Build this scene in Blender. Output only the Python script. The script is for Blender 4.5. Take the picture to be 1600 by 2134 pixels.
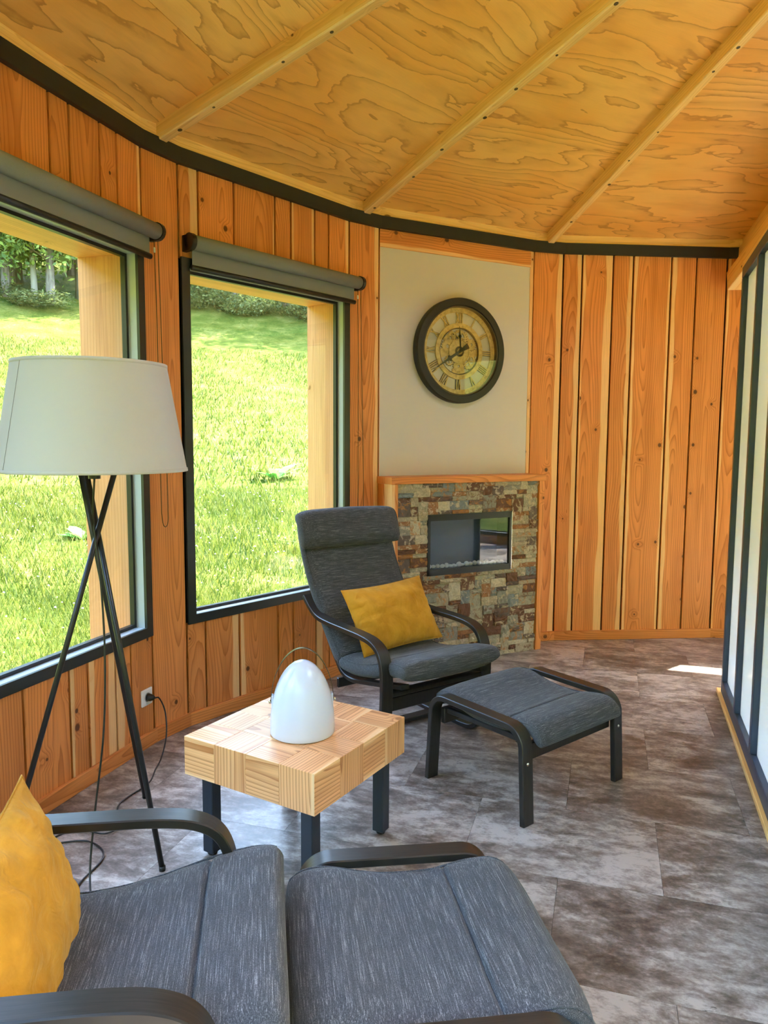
import bpy, bmesh, math, random
import numpy as np
from mathutils import Vector, Matrix

random.seed(7)
for _o in list(bpy.data.objects):
    bpy.data.objects.remove(_o)
SC = bpy.context.scene
COL = SC.collection
PI = math.pi
R = math.radians

# ------------------------------------------------------------------ camera
F_PX, PITCH, ROLL, CAM_H = 1539.5, R(5.597), R(0.317), 1.5
cam_d = bpy.data.cameras.new('camera')
cam_d.sensor_fit = 'HORIZONTAL'
cam_d.sensor_width = 36.0
cam_d.lens = 36.0 * F_PX / 1600.0
cam_d.clip_start = 0.02
cam_d.clip_end = 500
cam = bpy.data.objects.new('camera', cam_d)
COL.objects.link(cam)
_f = Vector((0, math.cos(PITCH), -math.sin(PITCH)))
_r = Vector((1, 0, 0))
_u = _r.cross(_f)
_r2 = math.cos(ROLL) * _r + math.sin(ROLL) * _u
_u2 = _r2.cross(_f)
cam.matrix_world = Matrix(((_r2.x, _u2.x, -_f.x, 0), (_r2.y, _u2.y, -_f.y, 0),
                           (_r2.z, _u2.z, -_f.z, CAM_H), (0, 0, 0, 1)))
SC.camera = cam

# ------------------------------------------------------------------ light
SUN_HEADING, SUN_ELEV = R(50), R(55)          # heading measured from +y towards +x
SUN_STRENGTH, SKY_STRENGTH, EXPOSURE = 8.0, 0.72, 2.80
world = bpy.data.worlds.new('sky')
SC.world = world
world.use_nodes = True
_nt = world.node_tree
_bg = _nt.nodes['Background']
_sky = _nt.nodes.new('ShaderNodeTexSky')
_sky.sky_type = 'NISHITA'
_sky.sun_disc = False
_sky.sun_elevation = SUN_ELEV
_sky.sun_rotation = SUN_HEADING
_sky.air_density = 1.0
_sky.dust_density = 1.5
_sky.ozone_density = 1.0
_nt.links.new(_sky.outputs[0], _bg.inputs[0])
_bg.inputs[1].default_value = SKY_STRENGTH
sun_d = bpy.data.lights.new('sun', 'SUN')
sun_d.energy = SUN_STRENGTH
sun_d.angle = R(0.55)
sun_d.color = (1.0, 0.92, 0.84)
sun = bpy.data.objects.new('sun', sun_d)
COL.objects.link(sun)
_sd = Vector((math.sin(SUN_HEADING) * math.cos(SUN_ELEV), math.cos(SUN_HEADING) * math.cos(SUN_ELEV), math.sin(SUN_ELEV)))
sun.rotation_euler = _sd.to_track_quat('Z', 'Y').to_euler()
sun.location = _sd * 30
VS = SC.view_settings
VS.view_transform = 'Standard'
VS.look = 'None'
VS.exposure = EXPOSURE
VS.gamma = 1.0
VS.use_curve_mapping = False
CY = SC.cycles
CY.use_denoising = True
CY.use_adaptive_sampling = True
CY.adaptive_threshold = 0.15
CY.max_bounces = 7
CY.diffuse_bounces = 5
CY.glossy_bounces = 3
CY.transparent_max_bounces = 16
CY.transmission_bounces = 6
CY.sample_clamp_indirect = 8.0
CY.caustics_reflective = False
CY.caustics_refractive = False

# ------------------------------------------------------------------ helpers
def tag(o, label=None, cat=None, group=None, kind=None):
    if label: o['label'] = label
    if cat: o['category'] = cat
    if group: o['group'] = group
    if kind: o['kind'] = kind
    return o

def empty(name, loc=(0, 0, 0), rz=0.0, parent=None):
    o = bpy.data.objects.new(name, None)
    o.empty_display_size = 0.1
    COL.objects.link(o)
    o.location = loc
    o.rotation_euler = (0, 0, rz)
    if parent: o.parent = parent
    return o

def link(name, me, mat=None, parent=None, loc=None, rot=None, scale=None):
    o = bpy.data.objects.new(name, me)
    COL.objects.link(o)
    if mat is not None and not me.materials:
        me.materials.append(mat)
    if parent: o.parent = parent
    if loc is not None: o.location = loc
    if rot is not None: o.rotation_euler = rot
    if scale is not None: o.scale = scale
    return o

def mesh(name, verts, faces, smooth=False):
    me = bpy.data.meshes.new(name)
    me.from_pydata([tuple(v) for v in verts], [], faces)
    me.validate()
    if smooth:
        me.polygons.foreach_set('use_smooth', [True] * len(me.polygons))
    me.update()
    return me

def bm_mesh(bm, name, smooth=False):
    me = bpy.data.meshes.new(name)
    bmesh.ops.recalc_face_normals(bm, faces=bm.faces)
    bm.to_mesh(me)
    bm.free()
    if smooth:
        me.polygons.foreach_set('use_smooth', [True] * len(me.polygons))
    return me

def grain_uv(me, axis=2):
    """UV in metres: v runs along the grain axis, u across it."""
    uvl = me.uv_layers.new(name='UVMap')
    oth = [i for i in range(3) if i != axis]
    for p in me.polygons:
        n = p.normal
        k = max(range(3), key=lambda i: abs(n[i]))
        for li in p.loop_indices:
            co = me.vertices[me.loops[li].vertex_index].co
            if k == axis:
                uv = (co[oth[0]], co[oth[1]] * 0.3)
            else:
                ax = [i for i in oth if i != k][0]
                uv = (co[ax], co[axis] + (0.37 if k == oth[0] else 0.0))
            uvl.data[li].uv = uv
    return me

_boxcache = {}
def box_me(sx, sy, sz, bevel=0.0, axis=2, name='box'):
    key = (round(sx, 5), round(sy, 5), round(sz, 5), bevel, axis)
    bm = bmesh.new()
    bmesh.ops.create_cube(bm, size=1.0)
    bmesh.ops.scale(bm, vec=(sx, sy, sz), verts=bm.verts)
    if bevel > 0:
        bmesh.ops.bevel(bm, geom=list(bm.edges), offset=bevel, segments=1, affect='EDGES', clamp_overlap=True)
    me = bm_mesh(bm, name)
    return grain_uv(me, axis)

def box(name, x0, x1, y0, y1, z0, z1, mat, parent=None, bevel=0.0, axis=2, color=None):
    me = box_me(x1 - x0, y1 - y0, z1 - z0, bevel, axis, name)
    o = link(name, me, mat, parent, ((x0 + x1) / 2, (y0 + y1) / 2, (z0 + z1) / 2))
    if color: o.color = color
    return o

class MB:
    """collects boxes / tubes / raw faces into one mesh"""
    def __init__(s): s.v = []; s.f = []
    def add(s, verts, faces):
        n = len(s.v); s.v += [tuple(v) for v in verts]; s.f += [tuple(i + n for i in f) for f in faces]; return s
    def box(s, x0, x1, y0, y1, z0, z1):
        v = [(x, y, z) for x in (x0, x1) for y in (y0, y1) for z in (z0, z1)]
        return s.add(v, [(0, 1, 3, 2), (4, 6, 7, 5), (0, 4, 5, 1), (2, 3, 7, 6), (0, 2, 6, 4), (1, 5, 7, 3)])
    def tube(s, path, r, seg=8, closed=False):
        v, f = tube_geo(path, r, seg, closed); return s.add(v, f)
    def build(s, name, mat, parent=None, smooth=False, loc=None, rot=None, axis=None):
        me = mesh(name, s.v, s.f, smooth)
        if axis is not None: grain_uv(me, axis)
        return link(name, me, mat, parent, loc, rot)

def tube_geo(path, r, seg=8, closed=False):
    P = [Vector(p) for p in path]
    n = len(P)
    rr = r if isinstance(r, (list, tuple)) else [r] * n
    V, Fc = [], []
    up = None
    for i, p in enumerate(P):
        if closed: t = (P[(i + 1) % n] - P[i - 1])
        else: t = P[min(i + 1, n - 1)] - P[max(i - 1, 0)]
        t.normalize()
        if up is None:
            up = Vector((0, 0, 1)) if abs(t.z) < 0.9 else Vector((1, 0, 0))
        a = t.cross(up)
        if a.length < 1e-6: a = t.cross(Vector((1, 0, 0)))
        a.normalize()
        b = a.cross(t); b.normalize()
        up = b
        for k in range(seg):
            an = 2 * PI * k / seg
            V.append(p + (a * math.cos(an) + b * math.sin(an)) * rr[i])
    m = n if closed else n - 1
    for i in range(m):
        for k in range(seg):
            i2 = (i + 1) % n
            Fc.append((i * seg + k, i * seg + (k + 1) % seg, i2 * seg + (k + 1) % seg, i2 * seg + k))
    if not closed:
        Fc.append(tuple(range(seg))[::-1]); Fc.append(tuple((n - 1) * seg + k for k in range(seg)))
    return V, Fc

def tube(name, path, r, mat, parent=None, seg=8, closed=False):
    v, f = tube_geo(path, r, seg, closed)
    return link(name, mesh(name, v, f, True), mat, parent)

def lathe_geo(prof, seg=32):
    V, Fc = [], []
    for (r, z) in prof:
        for k in range(seg):
            a = 2 * PI * k / seg
            V.append((r * math.cos(a), r * math.sin(a), z))
    for i in range(len(prof) - 1):
        for k in range(seg):
            Fc.append((i * seg + k, i * seg + (k + 1) % seg, (i + 1) * seg + (k + 1) % seg, (i + 1) * seg + k))
    return V, Fc

def lathe(name, prof, mat, parent=None, seg=32, smooth=True, loc=None, rot=None, caps=False):
    v, f = lathe_geo(prof, seg)
    if caps:
        f = f + [tuple(range(seg))[::-1], tuple((len(prof) - 1) * seg + k for k in range(seg))]
    me = mesh(name, v, f, smooth)
    return link(name, me, mat, parent, loc, rot)

def catmull(pts, n=8):
    P = [Vector(p) for p in pts]
    out = []
    for i in range(len(P) - 1):
        p0 = P[i - 1] if i > 0 else P[0] * 2 - P[1]
        p1, p2 = P[i], P[i + 1]
        p3 = P[i + 2] if i + 2 < len(P) else P[-1] * 2 - P[-2]
        for k in range(n):
            t = k / n
            out.append(0.5 * ((2 * p1) + (p2 - p0) * t + (2 * p0 - 5 * p1 + 4 * p2 - p3) * t * t + (3 * p1 - p0 - 3 * p2 + p3) * t ** 3))
    out.append(P[-1])
    return out

def ribbon_me(path, width, thick, name='ribbon', ch=0.004, y0=0.0):
    """bent flat bar: path of (x, z), width along y, thickness across the path"""
    P = [Vector((p[0], p[1])) for p in path]
    n = len(P)
    V, Fc = [], []
    w, h = width / 2, thick / 2
    sec = [(-w + ch, -h), (w - ch, -h), (w, -h + ch), (w, h - ch), (w - ch, h), (-w + ch, h), (-w, h - ch), (-w, -h + ch)]
    for i in range(n):
        t = P[min(i + 1, n - 1)] - P[max(i - 1, 0)]
        t.normalize()
        nr = Vector((-t.y, t.x))
        for (a, b) in sec:
            q = P[i] + nr * b
            V.append((q.x, y0 + a, q.y))
    for i in range(n - 1):
        for k in range(8):
            Fc.append((i * 8 + k, i * 8 + (k + 1) % 8, (i + 1) * 8 + (k + 1) % 8, (i + 1) * 8 + k))
    Fc.append(tuple(range(8))[::-1]); Fc.append(tuple((n - 1) * 8 + k for k in range(8)))
    return mesh(name, V, Fc)

def smooth_by_angle(me, ang=40):
    me.polygons.foreach_set('use_smooth', [True] * len(me.polygons))
    bm = bmesh.new(); bm.from_mesh(me)
    for e in bm.edges:
        if len(e.link_faces) == 2 and e.calc_face_angle(0) > R(ang): e.smooth = False
    bm.to_mesh(me); bm.free()
    return me

def fillet(pts, rads, n=10):
    """polyline of (x, z) with rounded corners"""
    P = [Vector(p) for p in pts]
    out = [P[0]]
    for i in range(1, len(P) - 1):
        a, b = (P[i - 1] - P[i]).normalized(), (P[i + 1] - P[i]).normalized()
        half = a.angle(b) / 2
        d = rads[i - 1] / math.tan(half)
        c = P[i] + (a + b).normalized() * (rads[i - 1] / math.sin(half))
        s0, s1 = P[i] + a * d - c, P[i] + b * d - c
        sw = s0.angle_signed(s1)
        for k in range(n + 1):
            q = s0.copy(); q.rotate(Matrix.Rotation(-sw * k / n, 2)); out.append(c + q)
    out.append(P[-1])
    return out

# ------------------------------------------------------------------ materials
class NT:
    def __init__(s, name):
        s.m = bpy.data.materials.new(name); s.m.use_nodes = True
        s.t = s.m.node_tree; s.n = s.t.nodes; s.l = s.t.links
        s.bsdf = s.n['Principled BSDF']; s.out = s.n['Material Output']
    def node(s, kind, **kw):
        nd = s.n.new('ShaderNode' + kind)
        for k, v in kw.items(): setattr(nd, k, v)
        return nd
    def put(s, sock, v):
        if hasattr(v, 'links') or isinstance(v, bpy.types.NodeSocket): s.l.new(v, sock)
        else:
            if isinstance(v, (tuple, list)) and len(v) == 3 and sock.type == 'RGBA': v = (*v, 1)
            sock.default_value = v
    def math(s, op, a, b=0.0, c=None, clamp=False):
        nd = s.node('Math', operation=op); nd.use_clamp = clamp
        s.put(nd.inputs[0], a); s.put(nd.inputs[1], b)
        if c is not None: s.put(nd.inputs[2], c)
        return nd.outputs[0]
    def xyz(s, x, y, z):
        nd = s.node('CombineXYZ'); s.put(nd.inputs[0], x); s.put(nd.inputs[1], y); s.put(nd.inputs[2], z); return nd.outputs[0]
    def sep(s, v):
        nd = s.node('SeparateXYZ'); s.put(nd.inputs[0], v); return nd.outputs
    def noise(s, vec, scale=1.0, detail=2.0, rough=0.5, dist=0.0, color=False):
        nd = s.node('TexNoise'); s.put(nd.inputs['Vector'], vec)
        nd.inputs['Scale'].default_value = scale; nd.inputs['Detail'].default_value = detail
        nd.inputs['Roughness'].default_value = rough; nd.inputs['Distortion'].default_value = dist
        return nd.outputs[1 if color else 0]
    def smooth(s, v, a, b):
        nd = s.node('MapRange', interpolation_type='SMOOTHSTEP')
        s.put(nd.inputs[0], v); s.put(nd.inputs[1], a); s.put(nd.inputs[2], b); nd.inputs[3].default_value = 0; nd.inputs[4].default_value = 1
        return nd.outputs[0]
    def mix(s, fac, a, b, mode='MIX'):
        nd = s.node('Mix', data_type='RGBA', blend_type=mode)
        s.put(nd.inputs[0], fac); s.put(nd.inputs[6], a); s.put(nd.inputs[7], b); return nd.outputs[2]
    def ramp(s, fac, stops, interp='LINEAR'):
        nd = s.node('ValToRGB'); cr = nd.color_ramp; cr.interpolation = interp
        while len(cr.elements) < len(stops): cr.elements.new(0.5)
        for e, (p, c) in zip(cr.elements, stops): e.position = p; e.color = (*c, 1)
        s.put(nd.inputs[0], fac); return nd.outputs[0]
    def bump(s, h, strength=0.3, dist=0.01):
        nd = s.node('Bump'); nd.inputs['Strength'].default_value = strength; nd.inputs['Distance'].default_value = dist
        s.put(nd.inputs['Height'], h); s.l.new(nd.outputs[0], s.bsdf.inputs['Normal'])
    def coord(s, which='Object'):
        return s.node('TexCoord').outputs[which]
    def oi(s): return s.node('ObjectInfo')
    def set(s, **kw):
        names = dict(color='Base Color', rough='Roughness', metal='Metallic', spec='Specular IOR Level', coat='Coat Weight', sheen='Sheen Weight', trans='Transmission Weight', ior='IOR', alpha='Alpha', subs='Subsurface Weight')
        for k, v in kw.items(): s.put(s.bsdf.inputs[names[k]], v)
        return s

def wood(name, light, dark, sap, knotc, freq=95.0, rough=0.42, knots=0.72, lines=0.65, wild=0.10):
    t = NT(name)
    uv = t.sep(t.coord('UV'))
    u, v = uv[0], uv[1]
    oi = t.oi()
    rnd = oi.outputs['Random']
    colr = t.node('SeparateColor'); t.l.new(oi.outputs['Color'], colr.inputs[0])
    u2 = t.math('MULTIPLY_ADD', rnd, 37.0, u)
    v2 = t.math('MULTIPLY_ADD', rnd, 91.0, v)
    # knots
    vor = t.node('TexVoronoi', voronoi_dimensions='2D')
    t.l.new(t.xyz(t.math('MULTIPLY', u2, 7.0), t.math('MULTIPLY', v2, 6.0), 0.0), vor.inputs['Vector'])
    vor.inputs['Scale'].default_value = 1.0
    kd = t.math('MULTIPLY', vor.outputs['Distance'], 0.15)
    vc = t.node('SeparateColor'); t.l.new(vor.outputs['Color'], vc.inputs[0])
    kmask = t.math('GREATER_THAN', vc.outputs[0], knots)
    ksize = t.math('MULTIPLY_ADD', vc.outputs[1], 0.013, 0.007)
    knot = t.math('MULTIPLY', t.math('SUBTRACT', 1.0, t.smooth(kd, t.math('MULTIPLY', ksize, 0.55), ksize)), kmask)
    fall = t.math('MULTIPLY', t.math('SUBTRACT', 1.0, t.smooth(kd, 0.0, 0.055)), kmask)
    # rings
    warp = t.noise(t.xyz(t.math('MULTIPLY', u2, 9.0), t.math('MULTIPLY', v2, 0.9), rnd), 1.0, 3.0, 0.5)
    dep = t.noise(t.xyz(t.math('MULTIPLY', v2, 0.9), rnd, 3.3), 1.0, 1.0, 0.4)
    d = t.math('MULTIPLY_ADD', dep, wild * 1.6, -wild * 0.4)
    cx = t.math('MULTIPLY', t.math('SUBTRACT', t.math('FRACT', t.math('MULTIPLY', rnd, 17.0)), 0.5), 0.16)
    uc = t.math('SUBTRACT', u, cx)
    q = t.math('SQRT', t.math('ADD', t.math('MULTIPLY', uc, uc), t.math('MULTIPLY', d, d)))
    q = t.math('MULTIPLY_ADD', warp, 0.035, q)
    q = t.math('MULTIPLY_ADD', fall, 0.03, q)
    ring = t.math('FRACT', t.math('MULTIPLY', q, freq))
    ln = t.math('MULTIPLY', t.math('POWER', ring, 3.0), t.math('SUBTRACT', 1.0, t.smooth(ring, 0.93, 1.0)))
    fib = t.noise(t.xyz(t.math('MULTIPLY', u2, 420.0), t.math('MULTIPLY', v2, 5.0), rnd), 1.0, 1.0, 0.6)
    big = t.noise(t.xyz(t.math('MULTIPLY', u2, 14.0), t.math('MULTIPLY', v2, 1.2), 9.0), 1.0, 1.0, 0.5)
    c = t.mix(t.math('MULTIPLY', ln, lines, clamp=True), light, dark)
    c = t.mix(t.math('MULTIPLY', t.smooth(big, 0.42, 0.75), 0.35), c, dark)
    # sapwood along the edges, given per piece by the object colour
    wob = t.math('MULTIPLY_ADD', t.noise(t.xyz(t.math('MULTIPLY', v2, 2.2), rnd, 1.0), 1.0, 1.0, 0.5), 0.05, -0.025)
    us = t.math('ADD', u, wob)
    sl = t.math('SUBTRACT', t.math('MULTIPLY', us, -1.0), colr.outputs[1])
    sr = t.math('SUBTRACT', us, colr.outputs[2])
    sp = t.smooth(t.math('MAXIMUM', sl, sr), -0.003, 0.004)
    sapc = t.mix(t.math('MULTIPLY', ln, 0.30), sap, light)
    c = t.mix(sp, c, sapc)
    c = t.mix(t.math('MULTIPLY', fall, 0.30), c, dark)
    c = t.mix(t.math('MULTIPLY', knot, 0.92), c, knotc)
    g = t.math('MULTIPLY_ADD', fib, 0.5, 0.75)
    g = t.math('MULTIPLY', g, colr.outputs[0])
    gc = t.node('CombineColor'); [t.l.new(g, gc.inputs[i]) for i in range(3)]
    c = t.mix(1.0, c, gc.outputs[0], 'MULTIPLY')
    t.set(color=c, rough=rough, spec=0.35)
    t.bump(t.math('ADD', t.math('MULTIPLY', ln, 0.6), t.math('MULTIPLY', fib, 0.5)), 0.12, 0.002)
    return t.m

def plain(name, color, rough=0.5, metal=0.0, spec=0.5, **kw):
    t = NT(name)
    t.set(color=color, rough=rough, metal=metal, spec=spec, **kw)
    return t.m

M = {}
M['plank'] = wood('fir_plank', (0.78, 0.295, 0.082), (0.42, 0.11, 0.018), (0.88, 0.53, 0.24), (0.10, 0.03, 0.01), freq=78, knots=0.86, lines=0.85, wild=0.13)
M['rafter'] = wood('rafter_wood', (0.94, 0.60, 0.22), (0.64, 0.31, 0.08), (0.95, 0.66, 0.30), (0.16, 0.07, 0.02), freq=70, knots=0.80, lines=0.55)
M['tablewood'] = wood('table_wood', (0.82, 0.44, 0.20), (0.40, 0.125, 0.03), (0.86, 0.54, 0.28), (0.30, 0.12, 0.04), freq=82, rough=0.28, knots=0.95, lines=1.0, wild=0.09)
M['jamb'] = wood('jamb_wood', (0.68, 0.33, 0.145), (0.44, 0.16, 0.05), (0.70, 0.38, 0.18), (0.3, 0.12, 0.03), freq=60, knots=0.93, lines=0.6, wild=0.03)

def plywood():
    t = NT('plywood')
    uv = t.sep(t.coord('UV'))
    rnd = t.oi().outputs['Random']
    u2 = t.math('MULTIPLY_ADD', rnd, 57.0, uv[0]); v2 = t.math('MULTIPLY_ADD', rnd, 23.0, uv[1])
    n = t.noise(t.xyz(t.math('MULTIPLY', u2, 3.4), t.math('MULTIPLY', v2, 0.75), rnd), 1.0, 4.0, 0.42, 0.35)
    fine = t.noise(t.xyz(t.math('MULTIPLY', u2, 26.0), t.math('MULTIPLY', v2, 9.0), 0.0), 1.0, 4.0, 0.6)
    n = t.math('MULTIPLY_ADD', fine, 0.035, n)
    k = t.math('FRACT', t.math('MULTIPLY', n, 13.0))
    line = t.math('MULTIPLY', t.math('ADD', t.math('MULTIPLY', t.smooth(k, 0.30, 0.85), 0.35), t.math('MULTIPLY', t.smooth(k, 0.80, 0.96), 0.65)), t.math('SUBTRACT', 1.0, t.smooth(k, 0.97, 1.0)))
    patch = t.smooth(t.noise(t.xyz(t.math('MULTIPLY', u2, 2.1), t.math('MULTIPLY', v2, 1.0), 7.0), 1.0, 3.0, 0.5), 0.40, 0.66)
    fib = t.noise(t.xyz(t.math('MULTIPLY', u2, 300.0), t.math('MULTIPLY', v2, 8.0), 0.0), 1.0, 0.0, 0.5)
    c = t.mix(patch, (0.98, 0.555, 0.15), (0.93, 0.45, 0.095))
    c = t.mix(t.math('MULTIPLY', line, 0.72), c, (0.50, 0.205, 0.035))
    c = t.mix(t.math('MULTIPLY', fib, 0.16), c, (0.5, 0.25, 0.06))
    t.set(color=c, rough=0.42, spec=0.35)
    return t.m
M['ply'] = plywood()

def vinyl():
    t = NT('stone_vinyl')
    co = t.coord('Object'); o = t.sep(co)
    rnd = t.oi().outputs['Random']
    x = t.math('MULTIPLY_ADD', rnd, 41.0, o[0]); y = t.math('MULTIPLY_ADD', rnd, 77.0, o[1])
    a = t.noise(t.xyz(t.math('MULTIPLY', x, 3.6), t.math('MULTIPLY', y, 6.0), rnd), 1.0, 7.0, 0.70, 0.4)
    b = t.noise(t.xyz(t.math('MULTIPLY', x, 14.0), t.math('MULTIPLY', y, 26.0), 2.0), 1.0, 6.0, 0.70, 0.3)
    s = t.noise(t.xyz(t.math('MULTIPLY', x, 90.0), t.math('MULTIPLY', y, 110.0), 2.0), 1.0, 2.0, 0.6)
    f = t.math('ADD', t.math('MULTIPLY', a, 0.62), t.math('MULTIPLY', b, 0.38))
    f = t.math('MULTIPLY_ADD', t.math('SUBTRACT', s, 0.5), 0.10, f)
    f = t.math('ADD', f, t.math('MULTIPLY', t.math('SUBTRACT', t.math('FRACT', t.math('MULTIPLY', rnd, 13.0)), 0.5), 0.07))
    c = t.ramp(f, [(0.37, (0.075, 0.054, 0.042)), (0.445, (0.150, 0.114, 0.092)), (0.505, (0.26, 0.210, 0.178)), (0.59, (0.50, 0.435, 0.385))])
    # hairline cracks
    vo = t.node('TexVoronoi', feature='DISTANCE_TO_EDGE', voronoi_dimensions='2D')
    wob = t.math('MULTIPLY', b, 0.5)
    t.l.new(t.xyz(t.math('MULTIPLY_ADD', x, 2.2, wob), t.math('MULTIPLY_ADD', y, 2.2, wob), 0.0), vo.inputs['Vector'])
    vo.inputs['Scale'].default_value = 1.0
    crack = t.math('MULTIPLY', t.math('LESS_THAN', vo.outputs[0], 0.005), t.smooth(a, 0.56, 0.62))
    c = t.mix(t.math('MULTIPLY', crack, 0.75), c, (0.05, 0.037, 0.03))
    t.set(color=c, rough=t.math('MULTIPLY_ADD', b, 0.22, 0.26), spec=0.5)
    t.bump(f, 0.10, 0.003)
    return t.m
M['vinyl'] = vinyl()

def stone():
    t = NT('ledger_stone')
    pos = t.node('NewGeometry').outputs['Position']
    rnd = t.oi().outputs['Random']
    r2 = t.math('FRACT', t.math('MULTIPLY', rnd, 23.7))
    nz = t.noise(pos, 26.0, 5.0, 0.65, 0.8)
    nz2 = t.noise(pos, 90.0, 4.0, 0.6)
    base = t.ramp(rnd, [(0.0, (0.40, 0.36, 0.26)), (0.20, (0.58, 0.50, 0.36)), (0.34, (0.30, 0.29, 0.24)), (0.46, (0.46, 0.38, 0.26)), (0.60, (0.17, 0.075, 0.045)), (0.73, (0.36, 0.16, 0.065)), (0.84, (0.16, 0.115, 0.10)), (0.94, (0.23, 0.26, 0.265))], 'CONSTANT')
    alt = t.ramp(r2, [(0.0, (0.66, 0.53, 0.35)), (0.4, (0.52, 0.22, 0.06)), (0.65, (0.20, 0.085, 0.05)), (0.80, (0.70, 0.56, 0.42))], 'CONSTANT')
    c = t.mix(t.math('MULTIPLY', t.smooth(nz, 0.50, 0.60), 0.75), base, alt)
    c = t.mix(t.math('MULTIPLY', t.smooth(nz2, 0.35, 0.75), 0.35), c, (0.10, 0.085, 0.06))
    t.set(color=c, rough=0.72, spec=0.3)
    t.bump(t.math('ADD', nz, t.math('MULTIPLY', nz2, 0.4)), 0.7, 0.008)
    return t.m
M['stone'] = stone()

def fabric():
    t = NT('heather_fabric')
    o = t.sep(t.coord('Object'))
    st = t.noise(t.xyz(t.math('MULTIPLY', o[0], 560.0), t.math('MULTIPLY', o[1], 11.0), t.math('MULTIPLY', o[2], 560.0)), 1.0, 2.0, 0.6)
    sp = t.noise(t.xyz(t.math('MULTIPLY', o[0], 700.0), t.math('MULTIPLY', o[1], 320.0), t.math('MULTIPLY', o[2], 700.0)), 1.0, 1.0, 0.5)
    st2 = t.noise(t.xyz(t.math('MULTIPLY', o[0], 170.0), t.math('MULTIPLY', o[1], 7.0), t.math('MULTIPLY', o[2], 170.0)), 1.0, 2.0, 0.6)
    f = t.math('ADD', t.math('MULTIPLY', t.smooth(st, 0.42, 0.78), 0.50), t.math('MULTIPLY', t.smooth(sp, 0.3, 0.7), 0.30))
    f = t.math('ADD', f, t.math('MULTIPLY', t.smooth(st2, 0.5, 0.8), 0.20))
    c = t.ramp(f, [(0.05, (0.040, 0.042, 0.049)), (0.38, (0.082, 0.085, 0.094)), (0.85, (0.29, 0.295, 0.31))])
    t.set(color=c, rough=0.95, spec=0.12, sheen=0.12)
    t.bump(st, 0.15, 0.001)
    return t.m
M['fabric'] = fabric()

def velvet():
    t = NT('mustard_velvet')
    co = t.coord('Object')
    n = t.noise(co, 7.0, 4.0, 0.6, 0.6)
    n2 = t.noise(co, 300.0, 2.0, 0.6)
    w = t.noise(co, 13.0, 3.0, 0.5, 1.2)
    c = t.ramp(n, [(0.30, (0.42, 0.185, 0.012)), (0.55, (0.60, 0.285, 0.025)), (0.75, (0.70, 0.36, 0.045))])
    t.set(color=c, rough=0.85, spec=0.15, sheen=0.35)
    t.put(t.bsdf.inputs['Sheen Tint'], (1.0, 0.75, 0.35, 1))
    t.bump(t.math('ADD', w, t.math('MULTIPLY', n2, 0.05)), 0.5, 0.02)
    return t.m
M['velvet'] = velvet()

def lacquer():
    t = NT('black_lacquered_wood')
    o = t.sep(t.coord('Object'))
    n = t.noise(t.xyz(t.math('MULTIPLY', o[0], 12.0), t.math('MULTIPLY', o[1], 260.0), t.math('MULTIPLY', o[2], 12.0)), 1.0, 2.0, 0.5)
    c = t.ramp(n, [(0.3, (0.010, 0.009, 0.008)), (0.75, (0.028, 0.024, 0.020))])
    t.set(color=c, rough=0.36, spec=0.5)
    t.bump(n, 0.08, 0.001)
    return t.m
M['lacquer'] = lacquer()
M['frame'] = plain('anthracite_frame', (0.022, 0.026, 0.025), 0.30)
M['pframe'] = plain('blue_anthracite_frame', (0.036, 0.056, 0.092), 0.40)
M['reveal'] = plain('pale_grey_reveal', (0.42, 0.46, 0.48), 0.3)
M['black'] = plain('black_metal', (0.012, 0.012, 0.012), 0.35)
M['strip'] = plain('black_ceiling_strip', (0.014, 0.013, 0.010), 0.55)
M['gap'] = plain('dark_backing_board', (0.012, 0.008, 0.005), 0.9, spec=0.1)
M['tleg'] = plain('blue_black_steel', (0.016, 0.024, 0.038), 0.35)
M['white_plastic'] = plain('white_plastic', (0.80, 0.80, 0.80), 0.3)
M['lantern'] = plain('white_lantern_shell', (0.62, 0.655, 0.80), 0.22, subs=0.0)  # bluish: the sky light is mixed into the white shell's colour
M['steel'] = plain('steel', (0.55, 0.55, 0.55), 0.25, 1.0)
M['brass'] = plain('olive_bronze_strap', (0.13, 0.105, 0.06), 0.28, 0.8)

def panelmat():
    t = NT('off_white_board')
    n = t.noise(t.coord('Object'), 160.0, 2.0, 0.6)
    c = t.mix(t.math('MULTIPLY', n, 0.12), (0.66, 0.60, 0.535), (0.56, 0.51, 0.45))
    t.set(color=c, rough=0.45, spec=0.35)
    return t.m
M['panel'] = panelmat()

def blindmat():
    t = NT('grey_blind_cloth')
    o = t.sep(t.coord('Object'))
    n = t.noise(t.xyz(t.math('MULTIPLY', o[0], 500.0), t.math('MULTIPLY', o[1], 500.0), t.math('MULTIPLY', o[2], 500.0)), 1.0, 1.0)
    t.set(color=t.mix(n, (0.20, 0.205, 0.185), (0.27, 0.275, 0.25)), rough=0.8, spec=0.2)
    return t.m
M['blind'] = blindmat()

def shademat():
    t = NT('linen_lamp_shade')
    o = t.sep(t.coord('Object'))
    n = t.noise(t.coord('Object'), 350.0, 2.0, 0.6)
    c = t.mix(t.math('MULTIPLY', n, 0.2), (0.63, 0.595, 0.55), (0.53, 0.50, 0.455))
    t.set(color=c, rough=0.85, spec=0.1)
    tr = t.node('BsdfTranslucent'); t.put(tr.inputs[0], c)
    mx = t.node('MixShader'); mx.inputs[0].default_value = 0.22
    t.l.new(t.bsdf.outputs[0], mx.inputs[1]); t.l.new(tr.outputs[0], mx.inputs[2]); t.l.new(mx.outputs[0], t.out.inputs[0])
    return t.m
M['shade'] = shademat()

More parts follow.
